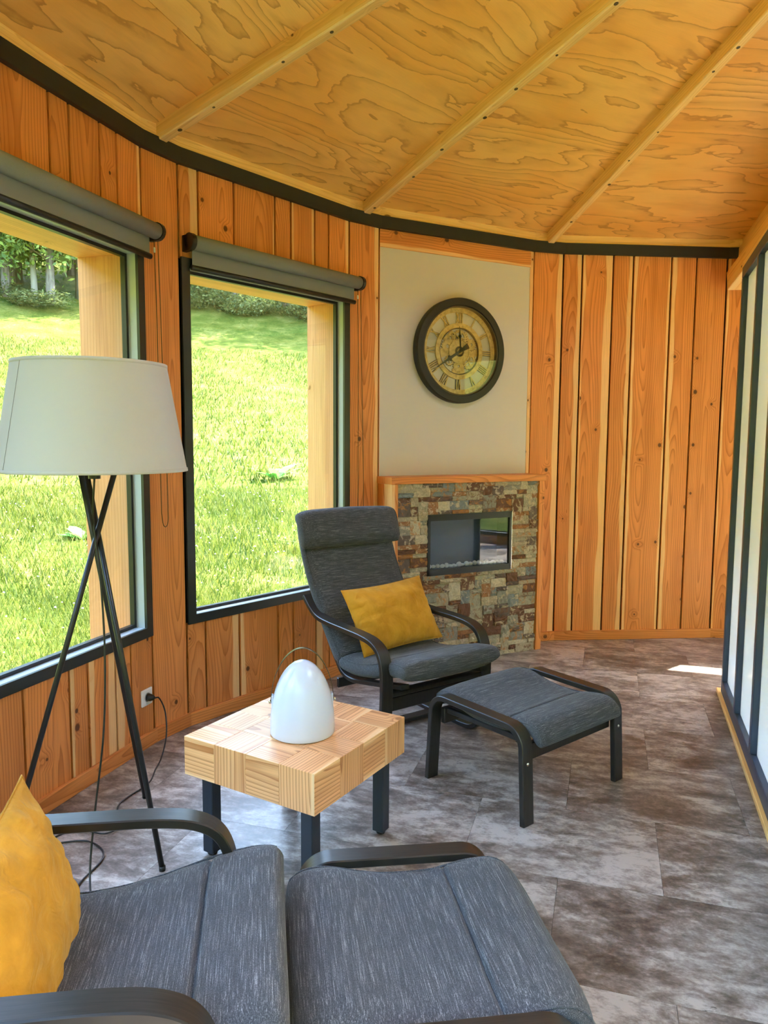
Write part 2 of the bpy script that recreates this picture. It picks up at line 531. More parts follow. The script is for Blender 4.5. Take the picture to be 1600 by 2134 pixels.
def glass(name, tint=(1, 1, 1), base=0.04, power=4.0, rough=0.0):
    t = NT(name)
    lw = t.node('LayerWeight'); lw.inputs[0].default_value = 0.5
    fac = t.math('MULTIPLY_ADD', t.math('POWER', lw.outputs['Facing'], power), 0.55, base, clamp=True)
    tr = t.node('BsdfTransparent'); t.put(tr.inputs[0], (*tint, 1))
    gl = t.node('BsdfGlossy'); gl.inputs['Roughness'].default_value = rough
    mx = t.node('MixShader'); t.l.new(fac, mx.inputs[0]); t.l.new(tr.outputs[0], mx.inputs[1]); t.l.new(gl.outputs[0], mx.inputs[2])
    t.l.new(mx.outputs[0], t.out.inputs[0])
    return t.m
M['glass'] = glass('window_glass', (0.97, 1.0, 0.97), 0.03)
M['fireglass'] = glass('smoked_fire_glass', (0.80, 0.83, 0.88), 0.05, 3.5)
M['clockglass'] = glass('clock_glass', (0.98, 0.97, 0.9), 0.05)

def milk():
    t = NT('milky_glass')
    t.set(color=(0.90, 0.92, 0.95), rough=0.12, spec=0.6)
    tr = t.node('BsdfTranslucent'); t.put(tr.inputs[0], (0.93, 0.96, 1.0, 1))
    mx = t.node('MixShader'); mx.inputs[0].default_value = 0.58
    t.l.new(t.bsdf.outputs[0], mx.inputs[1]); t.l.new(tr.outputs[0], mx.inputs[2]); t.l.new(mx.outputs[0], t.out.inputs[0])
    return t.m
M['milk'] = milk()

def gold():
    t = NT('aged_gold')
    n = t.noise(t.coord('Object'), 40.0, 4.0, 0.6)
    c = t.ramp(n, [(0.3, (0.42, 0.29, 0.09)), (0.55, (0.68, 0.52, 0.20)), (0.8, (0.80, 0.67, 0.33))])
    t.set(color=c, rough=0.4, metal=0.1)
    return t.m
M['gold'] = gold()
M['darkgold'] = plain('dark_bronze', (0.10, 0.07, 0.025), 0.5, 0.3)
M['clockrim'] = plain('black_clock_rim', (0.016, 0.014, 0.010), 0.45)
M['hand'] = plain('dark_green_clock_hand', (0.028, 0.032, 0.012), 0.5)
M['pebble'] = plain('white_pebble', (0.90, 0.87, 0.82), 0.6)

def ground():
    t = NT('meadow_ground')
    p = t.node('NewGeometry').outputs['Position']
    n = t.noise(p, 0.9, 5.0, 0.65)
    n2 = t.noise(p, 9.0, 4.0, 0.7)
    n3 = t.noise(p, 45.0, 3.0, 0.7)
    f = t.math('ADD', t.math('MULTIPLY', n, 0.40), t.math('ADD', t.math('MULTIPLY', n2, 0.30), t.math('MULTIPLY', n3, 0.30)))
    c = t.ramp(f, [(0.36, (0.020, 0.044, 0.003)), (0.47, (0.060, 0.088, 0.008)), (0.56, (0.135, 0.138, 0.026)), (0.66, (0.26, 0.225, 0.09))])
    t.set(color=c, rough=0.9, spec=0.1)
    t.bump(f, 1.0, 0.15)
    return t.m
M['ground'] = ground()

def leafmat(name, c0, c1, trans=0.45):
    t = NT(name)
    p = t.node('NewGeometry').outputs['Position']
    n = t.noise(p, 1.7, 3.0, 0.7)
    g = t.node('NewGeometry')
    n = t.math('ADD', t.math('MULTIPLY', n, 0.6), t.math('MULTIPLY', g.outputs['Random Per Island'], 0.4))
    c = t.mix(t.smooth(n, 0.3, 0.7), c0, c1)
    t.set(color=c, rough=0.6, spec=0.25)
    tr = t.node('BsdfTranslucent'); t.put(tr.inputs[0], c)
    mx = t.node('MixShader'); mx.inputs[0].default_value = trans
    t.l.new(t.bsdf.outputs[0], mx.inputs[1]); t.l.new(tr.outputs[0], mx.inputs[2]); t.l.new(mx.outputs[0], t.out.inputs[0])
    return t.m
M['leaf'] = leafmat('tree_leaf', (0.10, 0.165, 0.045), (0.33, 0.42, 0.10))
M['bushleaf'] = leafmat('bush_leaf', (0.08, 0.105, 0.035), (0.22, 0.24, 0.08))
M['grass'] = leafmat('grass_blade', (0.028, 0.060, 0.003), (0.145, 0.160, 0.026), 0.4)
M['flower'] = plain('white_flower', (0.75, 0.72, 0.65), 0.8)
M['dock'] = leafmat('broad_leaf', (0.06, 0.20, 0.03), (0.12, 0.32, 0.06), 0.4)
def barkmat():
    t = NT('bark')
    p = t.sep(t.coord('Object'))
    n = t.noise(t.xyz(t.math('MULTIPLY', p[0], 14.0), t.math('MULTIPLY', p[1], 14.0), t.math('MULTIPLY', p[2], 2.0)), 1.0, 4.0, 0.6)
    t.set(color=t.ramp(n, [(0.3, (0.10, 0.078, 0.06)), (0.7, (0.30, 0.25, 0.20))]), rough=0.9)
    return t.m
M['bark'] = barkmat()
M['palebark'] = plain('pale_bark', (0.42, 0.37, 0.31), 0.85)
M['roof'] = plain('roof_covering', (0.10, 0.10, 0.09), 0.8)
M['plainwood'] = plain('plain_fir_boarding', (0.56, 0.26, 0.08), 0.5)

# ------------------------------------------------------------------ room shell: a sixteen-sided room with chamfered corners
FS, FW, TH0 = 1.2302, 0.2363, 17.7412        # side, corner plank, heading of the first side
Z_TOP, Z_CEIL, SLOPE = 2.832, 2.965, 0.262
STRIP_H = 0.074
def hd(a): a = R(a); return Vector((math.sin(a), math.cos(a)))
_V = [Vector((-1.1319, 3.5442)) - FS * hd(TH0)]
for k in range(16):
    _V.append(_V[-1] + FS * hd(TH0 + 22.5 * k))
    _V.append(_V[-1] + FW * hd(TH0 + 22.5 * k + 11.25))
POLY = _V[:32]
_rf = (FS * math.cos(R(11.25)) + FW) / (2 * math.sin(R(11.25)))
_m = (POLY[2] + POLY[3]) / 2
CEN = _m + _rf * Vector((math.cos(R(TH0 + 22.5)), -math.sin(R(TH0 + 22.5))))
def seg_frame(i):
    """(origin, rotation z) of polygon edge i; local x runs along the wall, y points out of the room"""
    a, b = POLY[i % 32], POLY[(i + 1) % 32]
    t = (b - a).normalized()
    return a, math.atan2(t.y, t.x), (b - a).length
def facet(k): return seg_frame(2 * k)
def on_facet(k, s, off_in, z):
    a, rz, L = facet(k)
    t = Vector((math.cos(rz), math.sin(rz))); n = Vector((t.y, -t.x))
    p = a + t * s + n * off_in
    return Vector((p.x, p.y, z))
def inset(off):
    return [p + (CEN - p).normalized() * off / math.cos(R(5.6)) for p in POLY]
NC = (1.0, 1.0, 1.0, 1.0)
def sapc(tone=1.0, left=1.0, right=1.0): return (tone, left, right, 1.0)

# floor: slab and stone-look tiles laid in a running bond
fl = empty('floor', (CEN.x, CEN.y, 0)); tag(fl, 'brown grey stone look vinyl tile floor', 'floor', kind='structure')
def clip_poly(sub, clip):
    out = sub
    n = len(clip)
    for i in range(n):
        a, b = clip[i], clip[(i + 1) % n]
        e = b - a
        inp, out = out, []
        for j in range(len(inp)):
            p, q = inp[j - 1], inp[j]
            dp = e.x * (p.y - a.y) - e.y * (p.x - a.x); dq = e.x * (q.y - a.y) - e.y * (q.x - a.x)
            if dp <= 0:
                out.append(p)
                if dq > 0: out.append(p + (q - p) * (dp / (dp - dq)))
            elif dq <= 0:
                out.append(p + (q - p) * (dp / (dp - dq)))
        if not out: return []
    return out
# keep orientation right: POLY runs clockwise
def prism_me(pts, z0, z1, name):
    n = len(pts)
    v = [(p.x, p.y, z0) for p in pts] + [(p.x, p.y, z1) for p in pts]
    f = [tuple(range(n)), tuple(range(2 * n - 1, n - 1, -1))] + [(i, (i + 1) % n, n + (i + 1) % n, n + i) for i in range(n)]
    bm = bmesh.new(); me = mesh(name, v, f); bm.from_mesh(me); bmesh.ops.recalc_face_normals(bm, faces=bm.faces); bm.to_mesh(me); bm.free()
    return me
slab = link('slab', prism_me([p - CEN for p in inset(-0.3)], -0.14, -0.004, 'slab'), M['gap'], fl)
TU, TV = Vector((0.957, -0.290)).normalized(), Vector((0.290, 0.957)).normalized()
TL, TW = 0.684, 0.497
A0 = Vector((0.75, 2.887))
inner = inset(0.002)
full_me = None
for r in range(-7, 8):
    for q in range(-8, 8):
        o = A0 + TV * (TW * r) + TU * (TL * (q + (0.5 if r % 2 else 0.0)))
        g = 0.0006
        cs = [o + TU * g + TV * g, o + TU * (TL - g) + TV * g, o + TU * (TL - g) + TV * (TW - g), o + TU * g + TV * (TW - g)]
        ctr = o + TU * TL / 2 + TV * TW / 2
        if (ctr - CEN).length > 4.2: continue
        cl = clip_poly(cs, inner)
        if len(cl) < 3: continue
        rz = math.atan2(TU.y, TU.x)
        loc = [Vector(((p - ctr).dot(TU), (p - ctr).dot(TV))) for p in cl]
        whole = len(cl) == 4 and all((a - b).length < 1e-5 for a, b in zip(sorted(cl, key=lambda p: (round(p.x, 4), p.y)), sorted(cs, key=lambda p: (round(p.x, 4), p.y))))
        if whole and full_me: me = full_me
        else:
            me = prism_me(loc, -0.004, 0.0, 'tile')
            if whole: full_me = me
        to = link('tile', me, M['vinyl'], fl, (ctr.x - CEN.x, ctr.y - CEN.y, 0), (0, 0, rz))

# boarded walls -----------------------------------------------------------
def planks(parent, seams, z0, z1, tones=None, sides=None):
    for i in range(len(seams) - 1):
        a, b = seams[i] + 0.0058, seams[i + 1] - 0.0058
        w = b - a
        sl, sr = 1.0, 1.0
        if sides and sides[i]:
            sl = w / 2 - sides[i][0] if sides[i][0] > 0 else 1.0
            sr = w / 2 - sides[i][1] if sides[i][1] > 0 else 1.0
        tn = tones[i] if tones else random.uniform(0.86, 1.08)
        box('plank', a, b, 0.0, 0.02, z0, z1, M['plank'], parent, bevel=0.0025, axis=2, color=sapc(tn, sl, sr))

def wall_root(name, k, label):
    a, rz, L = facet(k)
    w = empty(name, (a.x, a.y, 0), rz)
    tag(w, label, 'wall', kind='structure')
    return w
def baseboard(name, i, label):
    a, rz, L = seg_frame(i)
    b = box(name, -0.004, L + 0.004, -0.018, 0.0, 0.0, 0.071, M['plank'], None, 0.003, axis=0, color=sapc(random.uniform(0.92, 1.02)))
    b.matrix_world = Matrix.Translation((a.x, a.y, 0)) @ Matrix.Rotation(rz, 4, 'Z') @ Matrix.Translation(b.location)
    tag(b, label, 'baseboard', kind='structure')

WIN_Z0, WIN_Z1 = 0.54, 2.395
# side 0: the wall with the nearest window
SEAM_A = [0.0, 0.155, 0.405, 0.655, 0.766, 0.950, 1.063, FS]
SEAM_B = [0.0, 0.118, 0.342, 0.627, 0.746, 0.935, 1.051, FS]
SEAM_D = [0.0, 0.140, 0.371, 0.521, 0.808, 0.997, FS]
wA = wall_root('wall_left', 0, 'fir board wall around the nearest big window')
wB = wall_root('wall_back_left', 1, 'fir board wall around the window behind the armchair')
for w, sm, s_hi, s_lo in ((wA, SEAM_A, [None, None, (0, 0), None, None, None, (0, .022)], [None, (0.03, 0), None, (.016, 0), (.03, 0.05), (0.05, 0), None]),
                          (wB, SEAM_B, [(0, .05), None, (0, .01), None, (.015, .02), None, (0, .03)], [None, (0, .045), (.03, 0), None, None, (.05, 0), None])):
    planks(w, sm, 0.055, WIN_Z0 + 0.005, None, s_lo)
    planks(w, sm, WIN_Z1 - 0.005, Z_TOP + 0.03, None, s_hi)
    L = FS
    b1 = MB(); b1.box(-0.02, L + 0.02, 0.022, 0.30, 0.0, WIN_Z0 - 0.03); b1.box(-0.02, L + 0.02, 0.022, 0.30, WIN_Z1 + 0.0, Z_CEIL + 0.02)
    b1.build('backing_board', M['gap'], w)
wC = wall_root('wall_back', 2, 'wall with the white board and the fireplace')
box('backing_board', -0.05, FS + 0.05, 0.022, 0.30, 0.0, Z_CEIL + 0.02, M['gap'], wC)
box('top_board', 0.002, FS - 0.024, 0.0, 0.02, 2.722, Z_TOP + 0.03, M['plank'], wC, 0.002, axis=0, color=sapc(1.0, 0.045, 1.0))
box('side_batten', FS - 0.030, FS - 0.001, 0.0, 0.02, 0.0, Z_TOP + 0.03, M['plank'], wC, 0.002, axis=2, color=sapc(1.0, -0.1, -0.1))
box('side_batten', -0.001, 0.004, 0.0, 0.02, 0.0, 2.722, M['plank'], wC, 0.0, axis=2, color=sapc(0.9))
wp = box('white_board', 0.004, FS - 0.030, 0.004, 0.02, 0.0, 2.722, M['panel'], wC)
wD = wall_root('wall_back_right', 3, 'tall fir board wall beside the fireplace')
box('backing_board', -0.05, FS + 0.05, 0.022, 0.30, 0.0, Z_CEIL + 0.02, M['gap'], wD)
planks(wD, SEAM_D, 0.055, Z_TOP + 0.03, [1.0, 1.06, 0.98, 1.04, 1.0, 0.93],
       [(0.0, .030), (.012, .055), (0.0, .030), (.022, .016), (.034, 0), None])
# corner planks
for n_, i, sd, tn, lb in ((1, 1, (0, 0), 1.0, 'wide fir corner plank between the two windows'), (2, 3, (0, .03), 1.03, 'wide fir corner plank between window and white board'),
                      (3, 5, (.0, .04), 1.05, 'pale edged fir corner plank beside the fireplace'), (4, 7, (.012, 0), 0.98, 'fir corner plank at the end of the board wall')):
    a, rz, L = seg_frame(i)
    t = empty('trim_%d' % n_, (a.x, a.y, 0), rz); tag(t, lb, 'trim', kind='structure')
    planks(t, [0.0, L], 0.055, Z_TOP + 0.03, [tn], [sd])
    box('backing_board', -0.05, L + 0.05, 0.022, 0.30, 0.0, Z_CEIL + 0.02, M['gap'], t)
baseboard('baseboard_left', 0, 'fir baseboard under the nearest window')
baseboard('baseboard_left_corner', 1, 'short fir baseboard under the corner plank between the windows')
baseboard('baseboard_back_left', 2, 'fir baseboard behind the armchair')
baseboard('baseboard_back_corner', 3, 'short fir baseboard left of the fireplace')
baseboard('baseboard_right_corner', 5, 'short fir baseboard right of the fireplace')
baseboard('baseboard_back_right', 6, 'fir baseboard under the tall board wall')
baseboard('baseboard_right_end', 7, 'short fir baseboard behind the glazed partition')

# bands round the top of the walls
def ring_band(name, o_in, o_out, z0, z1, e0, e1, mat, label, cat):
    A, B = inset(o_in), inset(o_out)
    MBb = []; V = []; Fc = []; UV = []
    ss = 0.0
    idx = list(range(e0, e1 + 2))
    for j, i in enumerate(idx):
        p, q = A[i % 32], B[i % 32]
        V += [(p.x, p.y, z0), (p.x, p.y, z1), (q.x, q.y, z1), (q.x, q.y, z0)]
    n = len(idx)
    for j in range(n - 1):
        for k in range(4):
            Fc.append((j * 4 + k, j * 4 + (k + 1) % 4, j * 4 + 4 + (k + 1) % 4, j * 4 + 4 + k))
    Fc += [(0, 1, 2, 3), ((n - 1) * 4 + 3, (n - 1) * 4 + 2, (n - 1) * 4 + 1, (n - 1) * 4)]
    me = mesh(name, V, Fc)
    bm = bmesh.new(); bm.from_mesh(me); bmesh.ops.recalc_face_normals(bm, faces=bm.faces); bm.to_mesh(me); bm.free()
    uvl = me.uv_layers.new(name='UVMap')
    for p in me.polygons:
        for li in p.loop_indices:
            vi = me.loops[li].vertex_index
            c = me.vertices[vi].co
            uvl.data[li].uv = (c.z - z0 + (0.3 if vi % 4 in (2, 3) else 0), (vi // 4) * 0.73)
    o = link(name, me, mat)
    tag(o, label, cat, kind='structure')
    return o
ring_band('trim_5', 0.028, -0.02, Z_TOP, Z_TOP + STRIP_H, -10, 12, M['strip'], 'black strip running round the top of the walls', 'trim')
ring_band('trim_6', 0.012, -0.05, Z_TOP + STRIP_H, Z_CEIL + 0.035, -10, 12, M['rafter'], 'fir plate between black strip and plywood ceiling', 'trim')

# ceiling: plywood panels between radial rafters -----------------------------------
ce = empty('ceiling', (CEN.x, CEN.y, 0)); tag(ce, 'sloping plywood ceiling on radial rafters', 'ceiling', kind='structure')
KC = [(POLY[(2 * k + 1) % 32] + POLY[(2 * k + 2) % 32]) / 2 for k in range(16)]     # rafter feet, KC[k] between side k and k+1
RK = (KC[0] - CEN).length
def ceil_z(r): return Z_CEIL + SLOPE * (RK - r)
SEAMS = {0: [0.0, 0.45, 1.75], 1: [0.0, 2.05], 2: [0.0, 2.1], 3: [0.0, 1.9]}
for k in range(16):
    a, b = KC[(k - 1) % 16] - CEN, KC[k] - CEN
    cuts = SEAMS.get(k, [0.0, 1.22]) + [RK - 0.86]
    mid = ((a + b) / 2).normalized()
    tdir = Vector((-mid.y, mid.x))
    for c0, c1 in zip(cuts[:-1], cuts[1:]):
        f0, f1 = 1 - (c0 + 0.0015) / RK, 1 - (c1 - 0.0015) / RK
        if c0 == 0.0: f0 = 1.03
        pts = [(a * f0, RK * f0), (b * f0, RK * f0), (b * f1, RK * f1), (a * f1, RK * f1)]
        ctr = sum((p for p, _ in pts), Vector((0, 0))) / 4
        zc = sum(ceil_z(r_) for _, r_ in pts) / 4
        v = [(p.x - ctr.x, p.y - ctr.y, ceil_z(r_) - zc) for p, r_ in pts]
        v += [(x, y, z + 0.018) for x, y, z in v]
        me = mesh('plywood_panel', v, [(0, 1, 2, 3), (7, 6, 5, 4), (0, 4, 5, 1), (1, 5, 6, 2), (2, 6, 7, 3), (3, 7, 4, 0)])
        bm = bmesh.new(); bm.from_mesh(me); bmesh.ops.recalc_face_normals(bm, faces=bm.faces); bm.to_mesh(me); bm.free()
        uvl = me.uv_layers.new(name='UVMap')
        for p in me.polygons:
            for li in p.loop_indices:
                co = me.vertices[me.loops[li].vertex_index].co
                xy = Vector((co.x, co.y))
                uvl.data[li].uv = (xy.dot(mid) * 1.03, xy.dot(tdir))
        link('plywood_panel', me, M['ply'], ce, (ctr.x, ctr.y, zc))
peg_me = mesh('screw_hole', *(lambda V, Fc: (V + [(0, 0, 0.0)], Fc))(*lathe_geo([(0.0001, 0.0), (0.008, 0.0), (0.008, 0.003)], 10)))
for k in range(16):
    d = (CEN - KC[k]).normalized()
    Lh = RK - 0.86 + 0.03
    Ls = Lh * math.sqrt(1 + SLOPE ** 2)
    hgt, wid = 0.088, 0.052
    me = box_me(Ls, wid, hgt, 0.005, 0, 'rafter')
    r_ = link('rafter', me, M['rafter'], ce)
    r_.color = sapc(random.uniform(0.9, 1.05), random.choice([1.0, 0.02]), 1.0)
    mid = (KC[k] - CEN) + d * (Lh / 2 - 0.03)
    rz = math.atan2(d.y, d.x); tilt = -math.atan(SLOPE)
    r_.location = (mid.x, mid.y, ceil_z(mid.length) - hgt / 2 + 0.012)
    r_.rotation_euler = (0, tilt, rz)
    if k in (0, 1, 2):
        for q in range(8):
            x = -Ls / 2 + 0.10 + q * 0.31 + random.uniform(-.11, .11)
            link('screw_hole', peg_me, M['darkgold'], r_, (x, random.uniform(-0.013, 0.013), -hgt / 2 - 0.0008), None, (random.uniform(0.7, 1.5),) * 2 + (1,))
# lower beam under the rafter that ends above the glazed partition
d = (CEN - KC[3]).normalized()
Lb = 2.75
for nm, w_, h_, dz, st_, tone in (('beam_filler', 0.05, 0.20, 0.07, 0.02, 0.95), ('tie_beam', 0.12, 0.14, 0.245, 0.04, 1.05)):
    me = box_me(Lb * math.sqrt(1 + SLOPE ** 2), w_, h_, 0.005, 0, nm)
    tb = link(nm, me, M['rafter'], ce)
    mid = (KC[3] - CEN) + d * (Lb / 2 + st_)
    tb.location = (mid.x - (0.03 if w_ < 0.1 else 0.075), mid.y, ceil_z(mid.length) - dz - h_ / 2)
    tb.rotation_euler = (0, -math.atan(SLOPE), math.atan2(d.y, d.x)); tb.color = sapc(tone, 0.01, 1.0)
SKR = 0.85  # unseen skylight, added to bring more daylight into the room
zs = ceil_z(SKR)
lathe('added_skylight_kerb', [(SKR - 0.02, zs - 0.13), (SKR + 0.05, zs - 0.13), (SKR + 0.05, zs + 0.24), (SKR - 0.02, zs + 0.24), (SKR - 0.02, zs - 0.13)], M['plainwood'], ce, 32, False)
lathe('added_skylight_dome', [(SKR + 0.03, zs + 0.24), (SKR * 0.8, zs + 0.36), (SKR * 0.45, zs + 0.46), (0.001, zs + 0.50)], M['glass'], ce, 32, True)
# roof covering with eaves
ro = empty('roof', (CEN.x, CEN.y, 0)); tag(ro, 'low cone roof with eaves over the round room', 'roof', kind='structure')
rv, rfc = [], []
for k in range(16):
    p = (KC[k] - CEN)
    o = p * ((RK + 0.42) / RK); rv += [(o.x, o.y, ceil_z(RK + 0.42) + 0.05), (o.x, o.y, ceil_z(RK + 0.42) + 0.16)]
for k in range(16):
    o = (KC[k] - CEN) * (0.88 / RK); rv += [(o.x, o.y, ceil_z(0.88) + 0.05), (o.x, o.y, ceil_z(0.88) + 0.16)]
for k in range(16):
    a, b = 2 * k, 2 * ((k + 1) % 16)
    rfc += [(a, b, b + 32, a + 32), (b + 1, a + 1, a + 33, b + 33), (a, a + 1, b + 1, b), (b + 32, b + 33, a + 33, a + 32)]
link('roof_shell', mesh('roof_shell', rv, rfc), M['roof'], ro)

# windows ----------------------------------------------------------------
def window(name, k, label, z0=WIN_Z0, z1=WIN_Z1, detail=True, s0=0.006, s1=FS - 0.004):
    a, rz, L = facet(k)
    w = empty(name, (a.x, a.y, 0), rz); tag(w, label, 'window', kind='structure')
    fw = 0.048
    fr = MB()
    def ring(x0, x1, za, zb, t, y0, y1):
        fr.box(x0, x0 + t, y0, y1, za, zb); fr.box(x1 - t, x1, y0, y1, za, zb)
        fr.box(x0 + t, x1 - t, y0, y1, za, za + t); fr.box(x0 + t, x1 - t, y0, y1, zb - t, zb)
    ring(s0, s1, z0, z1, fw, -0.010, 0.004)
    fr.build('frame', M['frame'], w)
    fr = MB()
    ring(s0 + fw - 0.012, s1 - fw + 0.012, z0 + fw - 0.012, z1 - fw + 0.012, 0.012, 0.004, 0.07)
    fr.build('reveal', M['reveal'], w)
    sa = MB(); fr = sa
    e = fw
    ring(s0 + e - 0.001, s1 - e + 0.001, z0 + e - 0.001, z1 - e + 0.001, 0.016, 0.05, 0.075)
    sa.build('glazing_bead', M['black'], w)
    e = fw + 0.010
    box('pane', s0 + e, s1 - e, 0.060, 0.064, z0 + e, z1 - e, M['glass'], w)
    if detail:
        jz0, jz1 = z0 - 0.04, z1 - 0.044
        box('jamb', s1 - 0.036, s1 + 0.02, 0.078, 0.335, jz0, jz1, M['jamb'], w, 0.002, axis=2, color=sapc(1.0))
        box('jamb', s0 - 0.02, s0 + 0.036, 0.078, 0.335, jz0, jz1, M['jamb'], w, 0.002, axis=2, color=sapc(1.0))
        box('soffit', s0 - 0.02, s1 + 0.02, 0.078, 0.335, jz1, jz1 + 0.03, M['jamb'], w, 0.002, axis=0, color=sapc(1.35))  # lighter soffit tone paints in the light bounced up from the grass
        sv = [(s0 + 0.036, 0.078, z0 + 0.03), (s1 - 0.036, 0.078, z0 + 0.03), (s1 - 0.036, 0.34, z0 - 0.065), (s0 + 0.036, 0.34, z0 - 0.065)]
        sv += [(x, y, z - 0.03) for x, y, z in sv]
        me = mesh('sill', sv, [(0, 1, 2, 3), (7, 6, 5, 4), (0, 4, 5, 1), (1, 5, 6, 2), (2, 6, 7, 3), (3, 7, 4, 0)])
        grain_uv(me, 0); link('sill', me, M['jamb'], w)
    return w
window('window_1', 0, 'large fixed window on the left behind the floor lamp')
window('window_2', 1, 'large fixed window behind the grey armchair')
# further sides of the room, out of view
SIDE_NAMES = {4: 'wall_right_high_window', 5: 'wall_right', 6: 'wall_right_rear', 7: 'wall_rear_right', 8: 'wall_rear_right_end', 9: 'wall_rear', 10: 'wall_rear_left_end', 11: 'wall_rear_left', 12: 'wall_left_rear', 13: 'wall_left_rear_end', 14: 'wall_left_far', 15: 'wall_left_near'}
for k, nm in SIDE_NAMES.items():
    w = wall_root(nm, k, 'fir boarded wall of the round room around a window')
    z0, z1 = (1.42, 1.93) if k == 4 else (0.12, 2.72)
    boarded = k in (4, 5, 14, 15)
    yb0 = 0.022 if boarded else 0.0
    b = MB(); b.box(-0.02, FS + 0.02, yb0, 0.12, 0.0, z0); b.box(-0.02, FS + 0.02, yb0, 0.12, z1, Z_CEIL + 0.02)
    b.build('boarding', M['gap'] if boarded else M['plainwood'], w)
    if boarded:
        planks(w, SEAM_B if k % 2 else SEAM_A, 0.0, z0 + 0.005)
        planks(w, SEAM_B if k % 2 else SEAM_A, z1 - 0.005, Z_TOP + 0.03)
    window('window_%d' % (k - 1), k, 'window in the unseen part of the round room', z0, z1, False)
    a, rz, L = seg_frame(2 * k + 1)
    if k != 15 or True:
        pm = MB(); pm.box(-0.02, L + 0.02, 0.0, 0.12, 0.0, Z_CEIL + 0.02)
        p_ = pm.build('corner_board', M['plainwood'], w)
        p_.matrix_world = Matrix.Identity(4)
        p_.parent = None
        p_.location = (a.x, a.y, 0); p_.rotation_euler = (0, 0, rz)
        aw, rw, _ = facet(k)
        mi = (Matrix.Translation((aw.x, aw.y, 0)) @ Matrix.Rotation(rw, 4, 'Z')).inverted() @ (Matrix.Translation((a.x, a.y, 0)) @ Matrix.Rotation(rz, 4, 'Z'))
        p_.parent = w; p_.matrix_local = mi

# glazed partition on the right --------------------------------------------------
PA, PB = Vector((2.055, 4.33)), Vector((1.57, 2.868))
_t = (PB - PA).normalized()
pt = empty('wall_partition', (PA.x, PA.y, 0), math.atan2(_t.y, _t.x))     # local x towards the camera, y to the far side (-y faces the room)
tag(pt, 'dark framed partition with milky glass panes', 'partition', kind='structure')
PL, PH = 2.75, 2.47
sd_ = 1.0   # local +y points to ...
_ly = Vector((-_t.y, _t.x))      # local y
side = -1.0 if _ly.dot(Vector((-1, 0))) > 0 else 1.0      # sign of local y away from the room
def yb(a, b): return (min(a * side, b * side), max(a * side, b * side))
st = [0.09 + 0.53 * i for i in range(6)]
y0, y1 = yb(-0.028, 0.03)
for s in st: box('stile', s, s + 0.05, y0, y1, 0.10, PH - 0.06, M['pframe'], pt, 0.003)
box('top_rail', st[0], PL, y0, y1, PH - 0.06, PH, M['pframe'], pt, 0.003, axis=0)
box('bottom_rail', st[0], PL, y0, y1, 0.028, 0.10, M['pframe'], pt, 0.003, axis=0)
ya, yb_ = yb(0.0, 0.008)
for s, s2 in zip(st[:-1], st[1:]): box('pane', s + 0.05, s2, ya, yb_, 0.10, PH - 0.06, M['milk'], pt)
yc, yd = yb(-0.045, 0.03)
box('base_strip', 0.02, PL, yc, yd, 0.0, 0.028, M['rafter'], pt, 0.003, axis=0, color=sapc(1.1))

# ------------------------------------------------------------------ roller blinds
def blind(k, x0, x1, label, z_loop):
    a, rz, L = facet(k)
    b = empty('roller_blind', (a.x, a.y, 0), rz); tag(b, label, 'blind', 'grey roller blinds rolled up over the windows')
    zc, yc, r = 2.462, -0.052, 0.037
    tube('roller', [(x0, yc, zc), (x1, yc, zc)], r, M['blind'], b, 24)
    cl = MB(); cl.box(x0 + 0.012, x1 - 0.022, yc + 0.020, yc + 0.023, 2.352, zc); cl.build('cloth', M['blind'], b)
    tube('hem_bar', [(x0 + 0.008, yc + 0.0215, 2.346), (x1 - 0.016, yc + 0.0215, 2.346)], 0.0135, M['black'], b, 12)
    for xa, xb in ((x0 - 0.024, x0), (x1, x1 + 0.022)):
        br = MB(); br.tube([(xa, yc, zc), (xb, yc, zc)], 0.042, 20); br.box(xa, xb, yc, 0.0, zc - 0.042, zc + 0.036)
        br.build('bracket', M['black'], b)
    xr = x1 + 0.012
    pts = [(xr - 0.014, yc + 0.008, zc - 0.04), (xr - 0.012, yc + 0.004, 2.0), (xr - 0.012, yc + 0.004, z_loop + 0.08)]
    for q in range(1, 9):
        an = PI * q / 8
        pts.append((xr - 0.012 + 0.024 * (1 - math.cos(an)), yc, z_loop + 0.05 - 0.04 * math.sin(an)))
    pts += [(xr + 0.034, yc, z_loop + 0.3), (xr + 0.016, yc, 1.9), (xr + 0.004, yc, zc - 0.04)]
    ch = tube('chain', pts, 0.0020, M['darkgold'], b, 6)
    lathe('chain_connector', [(0.0005, -0.014), (0.005, -0.01), (0.005, 0.01), (0.0005, 0.014)], M['white_plastic'], ch, 8, True, (xr - 0.0135, yc + 0.008, zc - 0.085))
    return b
blind(0, -0.01, 1.262, 'grey roller blind over the nearest window', 1.06)
blind(1, 0.042, 1.262, 'grey roller blind over the window behind the armchair', 0.98)

